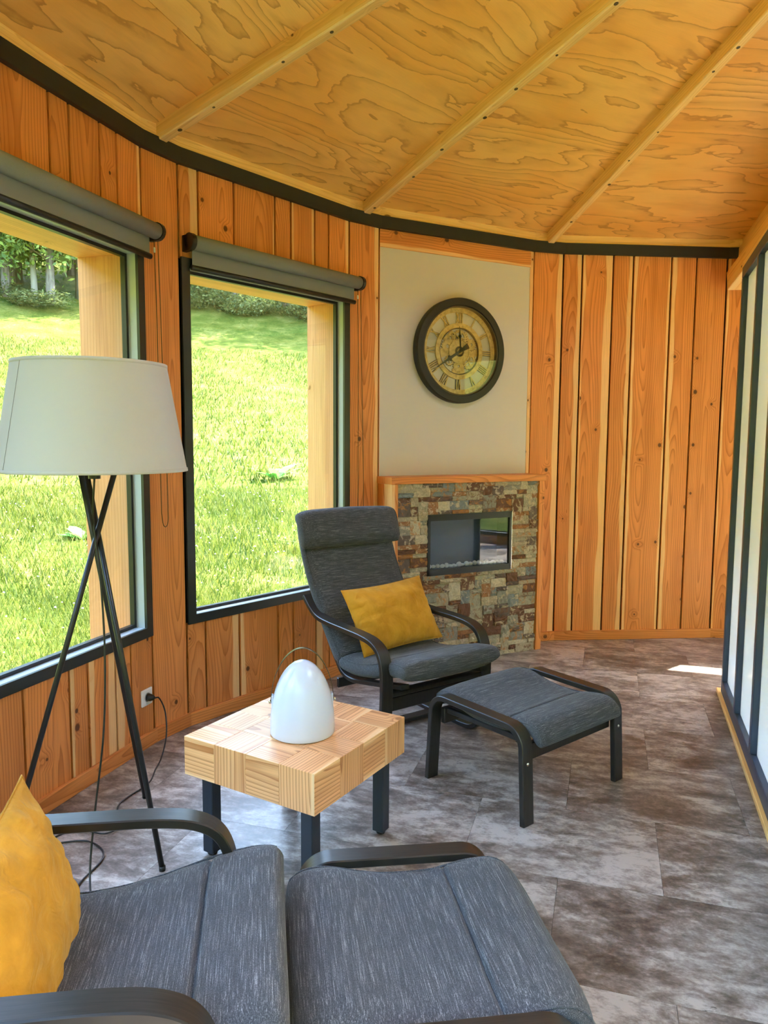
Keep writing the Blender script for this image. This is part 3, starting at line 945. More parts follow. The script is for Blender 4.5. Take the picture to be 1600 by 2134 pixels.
# ------------------------------------------------------------------ fireplace
aC, rzC, _ = facet(2)
fp = empty('fireplace', (aC.x, aC.y, 0), rzC); tag(fp, 'stone clad fireplace with fir mantel shelf', 'fireplace')
FY = -0.185
FX0, FX1, FZ = 0.0, 1.222, 1.262
OX0, OX1, OZ0, OZ1 = 0.262, 0.937, 0.608, 1.013
mn = MB()
mn.box(FX0 + 0.01, FX1 - 0.02, FY + 0.012, -0.001, 0.0, OZ0 - 0.01)
mn.box(FX0 + 0.01, FX1 - 0.02, FY + 0.012, -0.001, OZ1 + 0.01, FZ - 0.045)
mn.box(FX0 + 0.01, OX0 - 0.01, FY + 0.012, -0.001, OZ0 - 0.01, OZ1 + 0.01)
mn.box(OX1 + 0.01, FX1 - 0.02, FY + 0.012, -0.001, OZ0 - 0.01, OZ1 + 0.01)
mn.build('carcass', M['gap'], fp)
box('mantel_shelf', FX0 - 0.012, FX1, FY - 0.022, -0.001, FZ - 0.044, FZ, M['plank'], fp, 0.002, axis=0, color=sapc(1.06))
box('side_board', FX1 - 0.052, FX1 - 0.006, FY - 0.016, -0.001, 0.0, FZ - 0.044, M['plank'], fp, 0.002, color=sapc(1.08))
box('side_board', FX0 - 0.006, FX0 + 0.040, FY - 0.016, -0.001, 0.0, FZ - 0.044, M['plank'], fp, 0.002, color=sapc(1.02, -0.2, 1.0))
# ledger stones
rs = random.Random(21)
svar = []
for q in range(7):
    V, Fc = [], []
    nx, nz = 5, 3
    for j in range(nz + 1):
        for i in range(nx + 1):
            edge = i in (0, nx) or j in (0, nz)
            V.append((i / nx - 0.5, -0.5 + (0.12 if edge else 0) + rs.uniform(-0.22, 0.22), j / nz - 0.5))
    for j in range(nz):
        for i in range(nx):
            k0 = j * (nx + 1) + i; Fc.append((k0, k0 + 1, k0 + nx + 2, k0 + nx + 1))
    n0 = len(V); V += [(-0.5, 0.5, -0.5), (0.5, 0.5, -0.5), (0.5, 0.5, 0.5), (-0.5, 0.5, 0.5)]
    bot = list(range(nx + 1)); top = [nz * (nx + 1) + i for i in range(nx + 1)]
    lef = [j * (nx + 1) for j in range(nz + 1)]; rig = [j * (nx + 1) + nx for j in range(nz + 1)]
    Fc += [tuple(bot[::-1] + [n0, n0 + 1]), tuple(top + [n0 + 2, n0 + 3]), tuple(lef + [n0 + 3, n0]), tuple(rig[::-1] + [n0 + 1, n0 + 2])]
    me = mesh('stone', V, Fc); me.materials.append(M['stone']); svar.append(me)
CW, RH = 0.0187, 0.0305
NCx, NRz = 60, 40
X0 = 0.041
occ = np.zeros((NRz, NCx), bool)
for r in range(NRz):
    for q in range(NCx):
        xm, zm = X0 + (q + 0.5) * CW, (r + 0.5) * RH
        if OX0 < xm < OX1 and OZ0 < zm < OZ1: occ[r, q] = True
nst = 0
for r in range(NRz):
    q = 0
    while q < NCx:
        if occ[r, q]: q += 1; continue
        run = 0
        while q + run < NCx and not occ[r, q + run] and run < 12: run += 1
        h = rs.choices([1, 2, 3], [0.58, 0.26, 0.16])[0]
        w = {1: rs.randint(5, 10), 2: rs.randint(4, 8), 3: rs.randint(4, 6)}[h]
        if run - w < 3: w = run if run <= 9 else run // 2
        while h > 1 and (r + h > NRz or occ[r:r + h, q:q + w].any()): h -= 1
        occ[r:r + h, q:q + w] = True
        o = link('stone', rs.choice(svar), None, fp)
        dep = rs.uniform(0.016, 0.030)
        o.scale = ((w * CW - 0.0016) * rs.choice([1, -1]), dep, h * RH - 0.0016)
        o.location = (X0 + (q + w / 2) * CW, FY + 0.012 - dep / 2, (r + h / 2) * RH)
        nst += 1; q += w
print('stones', nst)
# electric fire
ef = empty('electric_fire', (aC.x, aC.y, 0), rzC); tag(ef, 'black electric fire set into the stone fireplace', 'fireplace')
e = MB()
e.box(OX0, OX1, -0.035, -0.03, OZ0, OZ1)
e.box(OX0, OX0 + 0.004, FY, -0.035, OZ0, OZ1); e.box(OX1 - 0.004, OX1, FY, -0.035, OZ0, OZ1)
e.box(OX0, OX1, FY, -0.035, OZ0, OZ0 + 0.004); e.box(OX0, OX1, FY, -0.035, OZ1 - 0.004, OZ1)
e.build('casing', plain('fire_box_reflection_tint', (0.085, 0.11, 0.14), 0.5), ef)  # blue grey inside paints in the reflection on the fire's glass
bz = MB()
for (x0, x1, z0, z1) in ((OX0, OX0 + 0.020, OZ0, OZ1), (OX1 - 0.020, OX1, OZ0, OZ1), (OX0, OX1, OZ0, OZ0 + 0.040), (OX0, OX1, OZ1 - 0.042, OZ1)):
    bz.box(x0, x1, FY - 0.016, FY + 0.006, z0, z1)
bz.build('bezel', M['black'], ef)
box('glass', OX0 + 0.004, OX1 - 0.004, FY - 0.006, FY - 0.003, OZ0 + 0.004, OZ1 - 0.004, M['fireglass'], ef)
box('metal_edge', OX1 - 0.003, OX1 + 0.003, FY - 0.016, FY + 0.01, OZ0, OZ1, M['steel'], ef)
pbm = bmesh.new(); bmesh.ops.create_icosphere(pbm, subdivisions=2, radius=1.0); pme = bm_mesh(pbm, 'pebble', True); pme.materials.append(M['pebble'])
NP = 19
for q in range(NP):
    x = OX0 + 0.045 + (OX1 - OX0 - 0.09) * q / (NP - 1)
    sx, sz = rs.uniform(0.016, 0.021), rs.uniform(0.009, 0.018)
    w_ = on_facet(2, x, -(-0.150 + rs.uniform(-0.006, 0.006)), 0)
    o = link('pebble', pme, None, None, (w_.x, w_.y, OZ0 + 0.040 + sz * 0.9), (0, rs.uniform(-.3, .3), rzC), (sx, 0.016, sz))
    tag(o, 'white pebble in the row behind the glass of the electric fire', 'pebble', 'white pebbles in the electric fire')
ember = MB(); ember.box(OX0 + 0.01, OX1 - 0.01, FY + 0.008, -0.05, OZ0 + 0.004, OZ0 + 0.041); ember.build('pebble_tray', M['black'], ef)

# ------------------------------------------------------------------ wall clock
cc = on_facet(2, 0.598, -0.0035, 2.098)
ck = empty('wall_clock', cc, rzC); tag(ck, 'round black rimmed clock with gold gears and roman numerals', 'clock')
QX = (PI / 2, 0, 0)
lathe('rim', [(0.292, 0.008), (0.350, 0.008), (0.350, 0.058), (0.345, 0.064), (0.302, 0.064), (0.297, 0.058), (0.297, 0.012)], M['clockrim'], ck, 72, True, None, QX)
smooth_by_angle(ck.children[0].data)
box('hanger', -0.03, 0.03, -0.010, 0.0, 0.31, 0.34, M['black'], ck)
def ringpart(name, r0, r1, z0, z1, mat, parent, seg=64):
    o = lathe(name, [(r0, z0), (r0, z1), (r1, z1), (r1, z0), (r0, z0)], mat, parent, seg, False, None, QX)
    return o
lathe('added_dial_disc', [(0.0001, 0.011), (0.292, 0.011), (0.292, 0.009)], plain('pale_added_disc', (0.66, 0.65, 0.62), 0.6), ck, 48, False, None, QX)  # added pale disc, stands for the wall looking brighter through the glass
ringpart('outer_dial_ring', 0.258, 0.297, 0.016, 0.026, M['gold'], ck)
ringpart('dial_lining', 0.290, 0.298, 0.026, 0.056, M['darkgold'], ck)
ringpart('inner_dial_ring', 0.158, 0.188, 0.016, 0.030, M['gold'], ck)
ringpart('ring_line', 0.150, 0.157, 0.018, 0.024, M['darkgold'], ck)
def stroke(mb, p, q, w, z0, z1):
    p, q = Vector(p), Vector(q); d = (q - p).normalized(); n = Vector((-d.y, d.x)) * w / 2
    pts = [p + n, q + n, q - n, p - n]
    v = [(a.x, a.y, z0) for a in pts] + [(a.x, a.y, z1) for a in pts]
    mb.add(v, [(3, 2, 1, 0), (4, 5, 6, 7), (0, 1, 5, 4), (1, 2, 6, 5), (2, 3, 7, 6), (3, 0, 4, 7)])
ROM = ['XII', 'I', 'II', 'III', 'IIII', 'V', 'VI', 'VII', 'VIII', 'IX', 'X', 'XI']
for h, s in enumerate(ROM):
    cw = {'I': 0.013, 'V': 0.030, 'X': 0.030}
    tot = sum(cw[c] for c in s)
    x = -tot / 2
    mb, me2 = MB(), MB()
    for c in s:
        w = cw[c]; cx = x + w / 2; b_, t_ = 0.188, 0.259
        if c == 'I': stroke(mb, (cx, b_), (cx, t_), 0.0062, 0.016, 0.024)
        if c == 'V': stroke(mb, (cx, b_), (x + .004, t_), 0.0072, 0.016, 0.024); stroke(me2, (cx, b_), (x + w - .004, t_), 0.0045, 0.016, 0.0235)
        if c == 'X': stroke(mb, (x + w - .004, b_), (x + .004, t_), 0.0072, 0.016, 0.024); stroke(me2, (x + .004, b_), (x + w - .004, t_), 0.0045, 0.016, 0.0235)
        x += w
    mb.add(me2.v, me2.f)
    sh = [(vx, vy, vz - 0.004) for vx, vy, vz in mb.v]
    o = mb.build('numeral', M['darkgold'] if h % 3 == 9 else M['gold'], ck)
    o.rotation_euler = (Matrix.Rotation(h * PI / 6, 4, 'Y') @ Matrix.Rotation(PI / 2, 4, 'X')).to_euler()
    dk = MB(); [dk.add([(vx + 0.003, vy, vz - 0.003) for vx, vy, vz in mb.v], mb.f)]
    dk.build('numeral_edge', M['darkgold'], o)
def gear(name, cx, cz, r, teeth, z0, z1, mat, parent, hole=0.3, spokes=0):
    mb = MB()
    V = []; n = teeth * 4
    for lay in (z0, z1):
        for rad in ('o', 'i'):
            for k in range(n):
                a = 2 * PI * k / n
                rr = (r if (k % 4) in (0, 1) else r * 0.86) if rad == 'o' else r * (hole if not spokes else 0.66)
                V.append((cx + rr * math.cos(a), cz + rr * math.sin(a), lay))
    Fc = []
    for k in range(n):
        j = (k + 1) % n
        Fc += [(2 * n + k, 2 * n + j, 3 * n + j, 3 * n + k), (k, j, 2 * n + j, 2 * n + k), (n + j, n + k, 3 * n + k, 3 * n + j), (j, k, n + k, n + j)]
    mb.add(V, Fc)
    for q in range(spokes):
        a = 2 * PI * q / spokes
        stroke(mb, (cx, cz), (cx + r * 0.7 * math.cos(a), cz + r * 0.7 * math.sin(a)), r * 0.14, z0, z1)
    o = mb.build(name, mat, parent); o.rotation_euler = QX
    MB().add([(cx + (x_ - cx) * 1.05 + 0.003, cz + (y_ - cz) * 1.05 - 0.002, z_ - 0.0035) for x_, y_, z_ in mb.v], mb.f).build('gear_edge_shadow', M['darkgold'], o)  # dark, slightly larger offset copy paints a shadow behind the gear
    return o
gear('gear', 0.005, 0.088, 0.058, 22, 0.016, 0.022, M['gold'], ck, spokes=5)
gear('gear', -0.088, 0.030, 0.050, 18, 0.014, 0.020, M['gold'], ck, 0.25)
gear('gear', -0.075, -0.062, 0.036, 14, 0.016, 0.022, M['gold'], ck, spokes=4)
gear('gear', 0.085, -0.062, 0.055, 20, 0.014, 0.020, M['gold'], ck, spokes=5)
gear('gear', 0.098, 0.050, 0.040, 16, 0.017, 0.022, M['gold'], ck, 0.3)
gear('gear', 0.0, -0.098, 0.045, 18, 0.015, 0.021, M['gold'], ck, 0.2)
gear('gear', -0.055, 0.098, 0.034, 14, 0.015, 0.021, M['gold'], ck, spokes=4)
for q, (x0, z0, x1, z1, w) in enumerate(((-0.15, -0.02, -0.09, 0.0, 0.06), (0.08, -0.005, 0.15, 0.0, 0.05), (0.05, 0.13, 0.10, 0.03, 0.022), (-0.05, -0.135, 0.05, -0.13, 0.035), (-0.12, 0.07, -0.05, 0.13, 0.02), (0.06, -0.11, 0.13, -0.08, 0.02))):
    mb = MB(); stroke(mb, (x0, z0), (x1, z1), w, 0.013, 0.018); mb.build('bridge_plate', M['gold'], ck, rot=QX)
lathe('centre_disc', [(0.0001, 0.026), (0.074, 0.026), (0.078, 0.030), (0.083, 0.030), (0.083, 0.016)], M['gold'], ck, 48, False, None, QX)
gear('centre_gear', 0.0, 0.0, 0.034, 26, 0.027, 0.031, M['darkgold'], ck, 0.6)
gear('centre_gear', 0.0, 0.0, 0.022, 18, 0.031, 0.036, M['gold'], ck, spokes=5)
def hand(name, ang, L, tail, w, spade, z):
    mb = MB()
    a = R(ang); d = Vector((math.sin(a), math.cos(a))); n = Vector((d.y, -d.x))
    def P(l, s): q = d * l + n * s; return (q.x, q.y)
    prof = [(-tail, w * 0.9), (0, w * 0.35), (spade * L * 0.85, w * 0.4), (spade * L, w), (spade * L * 1.12, w * 0.35), (L, w * 0.08)]
    V = [];
    for zz in (z, z + 0.003):
        for l, s in prof: V += [(*P(l, s), zz), (*P(l, -s), zz)]
    m = len(prof); Fc = []
    for i in range(m - 1):
        Fc += [(2 * i, 2 * i + 2, 2 * i + 3, 2 * i + 1), (2 * m + 2 * i + 1, 2 * m + 2 * i + 3, 2 * m + 2 * i + 2, 2 * m + 2 * i),
               (2 * i, 2 * m + 2 * i, 2 * m + 2 * i + 2, 2 * i + 2), (2 * i + 1, 2 * i + 3, 2 * m + 2 * i + 3, 2 * m + 2 * i + 1)]
    mb.add(V, Fc)
    return mb.build(name, M['hand'], ck, rot=QX)
hand('minute_hand', 238, 0.215, 0.075, 0.022, 0.45, 0.038)
hand('hour_hand', -4, 0.165, 0.0, 0.012, 0.60, 0.042)
lathe('clock_glass', [(0.0001, 0.052), (0.299, 0.052), (0.299, 0.054), (0.0001, 0.054)], M['clockglass'], ck, 64, False, None, QX)

# ------------------------------------------------------------------ socket
sk = empty('wall_socket', on_facet(0, 1.165, 0.0, 0.25), facet(0)[1]); tag(sk, 'square white wall socket with a black plug in it', 'socket')
box('cover_plate', -0.041, 0.041, -0.010, 0.0, -0.041, 0.041, M['white_plastic'], sk, 0.003)
lathe('socket_well', [(0.0001, 0.0105), (0.020, 0.0105), (0.0215, 0.013), (0.0225, 0.0105)], plain('grey_socket_well', (0.35, 0.35, 0.34), 0.4), sk, 24, True, None, QX)

# ------------------------------------------------------------------ bentwood armchairs and footstools
ARM = [(-0.60, 0.0125), (-0.30, 0.0125), (-0.12, 0.0125), (-0.035, 0.030), (0.005, 0.085), (0.018, 0.20), (0.026, 0.36), (0.018, 0.455), (-0.012, 0.520), (-0.070, 0.553), (-0.16, 0.565),
       (-0.30, 0.568), (-0.45, 0.570), (-0.56, 0.580), (-0.63, 0.612), (-0.70, 0.668)]
SEATRAIL = [(0.085, 0.372), (-0.05, 0.345), (-0.22, 0.312), (-0.34, 0.294), (-0.42, 0.305), (-0.475, 0.350), (-0.60, 0.500), (-0.72, 0.665), (-0.81, 0.83), (-0.855, 0.98), (-0.845, 1.055)]
def cushion(name, path, width, thick, mat, parent, seams=(), sag=0.0, n1=5.0, round_end=0.035, bulge=0.0, N=28, puff=None):
    P = catmull([(p[0], p[1]) for p in path], 14)
    # resample with extra rings near the ends and seams
    L = [0.0]
    for a, b in zip(P[:-1], P[1:]): L.append(L[-1] + (b - a).length)
    tot = L[-1]
    ts = sorted(set([round(tot * i / 44, 5) for i in range(45)] + [round(x, 5) for x in [0.0005, 0.002, 0.006, 0.012, 0.02, 0.03]] + [round(tot - x, 5) for x in [0.0005, 0.002, 0.006, 0.012, 0.02, 0.03]]
             + [round(s + d_, 5) for s in seams for d_ in (-0.012, -0.006, -0.003, 0, 0.003, 0.006, 0.012) if 0 < s + d_ < tot]))
    def at(s):
        s = min(max(s, 0), tot)
        for i in range(len(L) - 1):
            if s <= L[i + 1] + 1e-9:
                k = (s - L[i]) / max(L[i + 1] - L[i], 1e-9); return P[i].lerp(P[i + 1], k)
        return P[-1]
    V, Fc = [], []
    for s in ts:
        p = at(s); t = (at(s + 0.01) - at(s - 0.01)).normalized(); nr = Vector((-t.y, t.x))
        e = min(s, tot - s)
        k = 1.0 if e >= round_end else math.sqrt(max(0.0, 1 - (1 - e / round_end) ** 2))
        b = thick / 2 * max(k, 0.06); a = width / 2 - (1 - k) * 0.012
        if puff: b *= puff(s / tot)
        sm = sum(math.exp(-((s - q) / 0.0055) ** 2) for q in seams)
        for j in range(N):
            an = 2 * PI * j / N
            cy = math.copysign(abs(math.cos(an)) ** (2 / n1), math.cos(an)); sz = math.copysign(abs(math.sin(an)) ** (2 / 3.4), math.sin(an))
            bb = b * (1 + bulge * (1 - cy * cy))
            if sz > 0: bb *= (1 - 0.32 * sm)
            off = sz * bb - sag * (1 - cy * cy)
            off += 0.0022 * math.sin(s * 41 + cy * 5) * math.sin(cy * 9 + s * 23) * (1 if sz > 0 else 0)
            q = p + nr * off
            V.append((q.x, cy * a, q.y))
    for i in range(len(ts) - 1):
        for j in range(N):
            Fc.append((i * N + j, i * N + (j + 1) % N, (i + 1) * N + (j + 1) % N, (i + 1) * N + j))
    Fc += [tuple(range(N))[::-1], tuple((len(ts) - 1) * N + j for j in range(N))]
    me = mesh(name, V, Fc, True)
    bm = bmesh.new(); bm.from_mesh(me); bmesh.ops.recalc_face_normals(bm, faces=bm.faces); bm.to_mesh(me); bm.free()
    o = link(name, me, mat, parent)
    for sgn in (-1, 1):
        pp = []
        for s in np.linspace(0.02, tot - 0.02, 40):
            p = at(s); t = (at(s + 0.01) - at(s - 0.01)).normalized(); nr = Vector((-t.y, t.x))
            an = R(24)
            cy = abs(math.cos(an)) ** (2 / n1); sz = abs(math.sin(an)) ** (2 / 3.4)
            e = min(s, tot - s); k = 1.0 if e >= round_end else math.sqrt(max(0.0, 1 - (1 - e / round_end) ** 2))
            off = sz * thick / 2 * k * (1 + bulge * (1 - cy * cy)) - sag * (1 - cy * cy)
            q = p + nr * off
            pp.append((q.x, sgn * cy * (width / 2 - (1 - k) * 0.012), q.y))
        tube('piping', pp, 0.0030, mat, o, 6)
    return o
def rib(name, path, w, th, y, mat, parent, n=8):
    me = ribbon_me(catmull(path, n), w, th, name, 0.003, y); smooth_by_angle(me, 35)
    return link(name, me, mat, parent)
bolt_me = mesh('bolt', *lathe_geo([(0.0001, 0.004), (0.006, 0.003), (0.0075, 0.0)], 12), True); bolt_me.materials.append(M['steel'])
def make_chair():
    c = empty('armchair')
    for s in (-1, 1):
        f = rib('arm_frame', ARM, 0.062, 0.024, s * 0.309, M['lacquer'], c)
        for x, z in ((0.034, 0.275), (0.034, 0.245)):
            link('bolt', bolt_me, None, f, (x - 0.004, s * 0.309, z), (0, PI / 2, 0))
        rib('seat_rail', SEATRAIL, 0.045, 0.022, s * 0.245, M['lacquer'], c)
    box('front_crossbar', -0.018, 0.006, -0.29, 0.29, 0.235, 0.300, M['lacquer'], c, 0.003)
    box('seat_crossbar', -0.02, 0.03, -0.29, 0.29, 0.312, 0.334, M['lacquer'], c, 0.003)
    box('rear_crossbar', -0.44, -0.42, -0.29, 0.29, 0.235, 0.285, M['lacquer'], c, 0.003)
    box('floor_crossbar', -0.36, -0.30, -0.29, 0.29, 0.012, 0.032, M['lacquer'], c, 0.003)
    for x, z in ((-0.66, 0.565), (-0.83, 0.86), (-0.862, 1.02)):
        box('back_slat', x - 0.012, x + 0.006, -0.25, 0.25, z - 0.03, z + 0.03, M['lacquer'], c, 0.003)
    cushion('seat_cushion', [(-0.415, 0.375), (-0.30, 0.372), (-0.16, 0.395), (-0.02, 0.436), (0.08, 0.455), (0.150, 0.450)], 0.60, 0.094, M['fabric'], c, seams=(0.40,), sag=0.012, bulge=0.12)
    cushion('back_cushion', [(-0.415, 0.375), (-0.50, 0.470), (-0.60, 0.595), (-0.705, 0.745), (-0.775, 0.885), (-0.815, 1.01), (-0.80, 1.075)][::-1], 0.60, 0.080, M['fabric'], c, sag=0.012, bulge=0.1)
    cushion('head_pillow', [(-0.728, 0.915), (-0.748, 0.955), (-0.766, 1.01), (-0.785, 1.06), (-0.83, 1.085)][::-1], 0.64, 0.105, M['fabric'], c, sag=-0.004, n1=9, round_end=0.05, bulge=0.1)
    return c
def make_stool():
    c = empty('footstool')
    path = [(-0.272, 0.0), (-0.266, 0.10), (-0.259, 0.20), (-0.252, 0.295), (-0.240, 0.348), (-0.210, 0.379), (-0.15, 0.388), (0.0, 0.386), (0.13, 0.381), (0.196, 0.370), (0.232, 0.338), (0.248, 0.280), (0.257, 0.20), (0.264, 0.10), (0.272, 0.0)]
    for s in (-1, 1):
        f = link('side_frame', smooth_by_angle(ribbon_me(fillet([(-0.272, 0.0), (-0.248, 0.389), (0.252, 0.379), (0.272, 0.0)], [0.078, 0.078]), 0.062, 0.024, 'side_frame', 0.003, s * 0.309), 35), M['lacquer'], c)
        for x, z, ry in ((0.2645, 0.245, PI / 2), (-0.2635, 0.245, -PI / 2)):
            link('bolt', bolt_me, None, f, (x + (0.006 if x > 0 else -0.006), s * 0.309, z), (0, ry, 0))
    box('crossbar', 0.214, 0.238, -0.29, 0.29, 0.235, 0.305, M['lacquer'], c, 0.003)
    box('crossbar', -0.236, -0.212, -0.29, 0.29, 0.255, 0.325, M['lacquer'], c, 0.003)
    for s in (-1, 1): box('cushion_rail', -0.22, 0.22, s * 0.262 - 0.012, s * 0.262 + 0.012, 0.300, 0.322, M['lacquer'], c, 0.003)
    cushion('cushion', [(-0.280, 0.322), (-0.260, 0.362), (-0.20, 0.374), (-0.06, 0.345), (0.08, 0.342), (0.18, 0.360), (0.258, 0.358), (0.302, 0.310)], 0.552, 0.070, M['fabric'], c, seams=(0.435,), sag=0.008, bulge=0.15)
    return c
def copy_tree(o, parent=None):
    c = o.copy(); COL.objects.link(c); c.parent = parent
    for ch in list(o.children): copy_tree(ch, c)
    return c
def put(o, x, y, rz): o.location = (x, y, 0); o.rotation_euler = (0, 0, rz)
ch1 = make_chair(); put(ch1, 0.252, 3.50, R(-54.5)); tag(ch1, 'grey bentwood armchair by the fireplace, turned towards us', 'armchair', 'grey bentwood armchairs')
ch2 = copy_tree(ch1); put(ch2, -0.352, 1.464, R(9)); tag(ch2, 'grey bentwood armchair cut off by the bottom left of the photo', 'armchair', 'grey bentwood armchairs')
fs1 = make_stool(); put(fs1, 0.63, 3.17, R(-50.3)); tag(fs1, 'grey footstool with black bent frame in front of the fireplace armchair', 'footstool', 'grey footstools')
fs2 = copy_tree(fs1); put(fs2, 0.085, 1.588, R(9)); tag(fs2, 'grey footstool pushed against the armchair at the bottom of the photo', 'footstool', 'grey footstools')

# ------------------------------------------------------------------ mustard cushions
def pillow_me(w, h, t, seed, N=44):
    rp = random.Random(seed)
    ph = [rp.uniform(0, 6.28) for _ in range(12)]
    V, Fc = [], []
    def hgt(u, v):
        return (max(0, 1 - abs(u) ** 2.6) ** 0.62) * (max(0, 1 - abs(v) ** 2.6) ** 0.62)
    for sgn in (1, -1):
        for j in range(N + 1):
            for i in range(N + 1):
                u, v = -1 + 2 * i / N, -1 + 2 * j / N
                u = math.sin(u * PI / 2) * 0.35 + u * 0.65; v = math.sin(v * PI / 2) * 0.35 + v * 0.65
                x = u * w / 2 * (1 - 0.055 * (1 - v * v)); y = v * h / 2 * (1 - 0.075 * (1 - u * u))
                z = t / 2 * hgt(u, v)
                edge = (abs(u) ** 3 + abs(v) ** 3) / 2
                wr = 0.004 * math.sin(9 * u + 4 * v + ph[0]) * math.sin(7 * v + ph[1]) + 0.0045 * math.sin(23 * u + ph[2]) * abs(v) ** 2.0 * (1 - u * u) + 0.0045 * math.sin(21 * v + ph[3]) * abs(u) ** 2.0 * (1 - v * v)
                wr += 0.004 * math.sin(30 * (u - v) + ph[4]) * max(0, (u * v)) * (1 - edge)
                z += wr * min(1, hgt(u, v) * 2.5)
                V.append((x, y, sgn * z))
        
    n = (N + 1) ** 2
    for j in range(N):
        for i in range(N):
            a = j * (N + 1) + i
            Fc.append((a, a + 1, a + N + 2, a + N + 1)); Fc.append((n + a, n + a + N + 1, n + a + N + 2, n + a + 1))
    me = mesh('cushion', V, Fc, True)
    bm = bmesh.new(); bm.from_mesh(me); bmesh.ops.remove_doubles(bm, verts=bm.verts, dist=0.0006); bmesh.ops.recalc_face_normals(bm, faces=bm.faces); bm.to_mesh(me); bm.free()
    me.polygons.foreach_set('use_smooth', [True] * len(me.polygons))
    return me
def place_pillow(chair, w, h, t, lx, ly, lz, lean, roll, yaw, seed, label):
    # pillow plane: x lateral, y up the back, z towards the sitter
    o = link('mustard_cushion', pillow_me(w, h, t, seed), M['velvet'])
    lat = Vector((0, 1, 0)); upd = Vector((-math.sin(lean), 0, math.cos(lean))); nrm = lat.cross(upd)
    m = Matrix((lat, upd, nrm)).transposed().to_4x4()
    loc = Matrix.Translation((lx, ly, lz)) @ Matrix.Rotation(yaw, 4, 'Z') @ m @ Matrix.Rotation(roll, 4, 'Z')
    cw = Matrix.Translation(chair.location) @ Matrix.Rotation(chair.rotation_euler[2], 4, 'Z')
    o.matrix_world = cw @ loc
    hem = []
    for q in range(60):
        a = q / 60 * 4; sd, f = int(a), a % 1
        u, v = [(-1 + 2 * f, -1), (1, -1 + 2 * f), (1 - 2 * f, 1), (-1, 1 - 2 * f)][sd]
        hem.append((u * w / 2 * (1 - 0.055 * (1 - v * v)), v * h / 2 * (1 - 0.075 * (1 - u * u)), 0))
    tube('seam', hem, 0.0025, M['velvet'], o, 5, True)
    tag(o, label, 'cushion', 'mustard velvet cushions')
    return o
place_pillow(ch1, 0.52, 0.36, 0.15, -0.375, 0.02, 0.585, R(31), R(3), 0, 3, 'mustard velvet cushion leaning in the armchair by the fireplace')
place_pillow(ch2, 0.50, 0.37, 0.13, -0.385, 0.01, 0.535, R(19), R(3), 0, 5, 'mustard velvet cushion at the bottom left edge of the photo')

# ------------------------------------------------------------------ side table of glued fir blocks
TBc, TBr = Vector((-0.311, 2.627)), math.atan2(2.238 - 2.537, -0.214 + 0.707)
tbt = empty('side_table', (TBc.x, TBc.y, 0), TBr); tag(tbt, 'low square side table of fir blocks on dark steel legs', 'table')
BS, TZ0, TZ1 = 0.1435, 0.31, 0.45
def block_me(ori, w, d_, h):
    bm = bmesh.new(); bmesh.ops.create_cube(bm, size=1.0); bmesh.ops.scale(bm, vec=(w, d_, h), verts=bm.verts)
    bmesh.ops.bevel(bm, geom=list(bm.edges), offset=0.0009, segments=1, affect='EDGES')
    me = bm_mesh(bm, 'block')
    uvl = me.uv_layers.new(name='UVMap')
    for p in me.polygons:
        n = p.normal; k = max(range(3), key=lambda i: abs(n[i]))
        for li in p.loop_indices:
            c = me.vertices[me.loops[li].vertex_index].co
            if k == 2: uv = (c.y, c.x) if ori == 0 else (c.x, c.y)
            elif k == 1: uv = (c.z, c.x) if ori == 0 else (c.x, c.z)
            else: uv = (c.y, c.z) if ori == 0 else (c.z, c.y)
            uvl.data[li].uv = (uv[0], uv[1] + 0.21 * k)
    return me
bmes = [block_me(0, BS - 0.0004, BS - 0.0004, TZ1 - TZ0), block_me(1, BS - 0.0004, BS - 0.0004, TZ1 - TZ0)]
for i in range(4):
    for j in range(4):
        o = link('block', bmes[(i + j) % 2], M['tablewood'], tbt, ((i - 1.5) * BS, (j - 1.5) * BS, (TZ0 + TZ1) / 2))
        o.color = sapc(random.uniform(0.88, 1.06), random.choice([1, 1, 0.055]), random.choice([1, 1, 0.055]))
box('under_frame', -0.235, 0.235, -0.235, 0.235, TZ0 - 0.006, TZ0, M['tleg'], tbt)
for sx in (-1, 1):
    for sy in (-1, 1):
        lg = box('leg', sx * 0.222 - 0.024, sx * 0.222 + 0.024, sy * 0.222 - 0.024, sy * 0.222 + 0.024, 0.012, TZ0 - 0.001, M['tleg'], tbt, 0.003)
        lathe('foot', [(0.0001, 0.0), (0.016, 0.0), (0.018, 0.004), (0.018, 0.013), (0.0001, 0.013)], M['black'], lg, 16, False, (0, 0, -(TZ0 + 0.011) / 2))

# ------------------------------------------------------------------ table lantern
ln_ = empty('table_lantern', (-0.289, 2.572, TZ1), 0); tag(ln_, 'white dome lantern with a bow handle on the side table', 'lantern')
prof = [(0.0001, 0.0), (0.108, 0.0), (0.1145, 0.004)]
for q in range(0, 25):
    a = 1 - (1 - q / 24) ** 1.9
    zz = 0.006 + 0.258 * math.sin(a * PI / 2) if False else 0.006 + 0.260 * a
    rr = 0.1155 * (1 - a ** 2.35) ** 0.52
    prof.append((max(rr, 0.0002), zz))
lathe('shell', prof, M['lantern'], ln_, 56, True)
hv = []
hdl = R(8)
HW, HZ0, HT = 0.112, 0.118, 0.310
V, Fc = [], []
pts = []
for q in range(33):
    a = PI * q / 32
    pts.append((-HW * math.cos(a) * (1.0 - 0.10 * math.sin(a)), HZ0 + (HT - HZ0) * math.sin(a) ** 0.9))
me = ribbon_me(pts, 0.017, 0.0022, 'handle', 0.0008, 0.0); smooth_by_angle(me, 35)
link('handle', me, M['brass'], ln_, None, (0, 0, hdl))
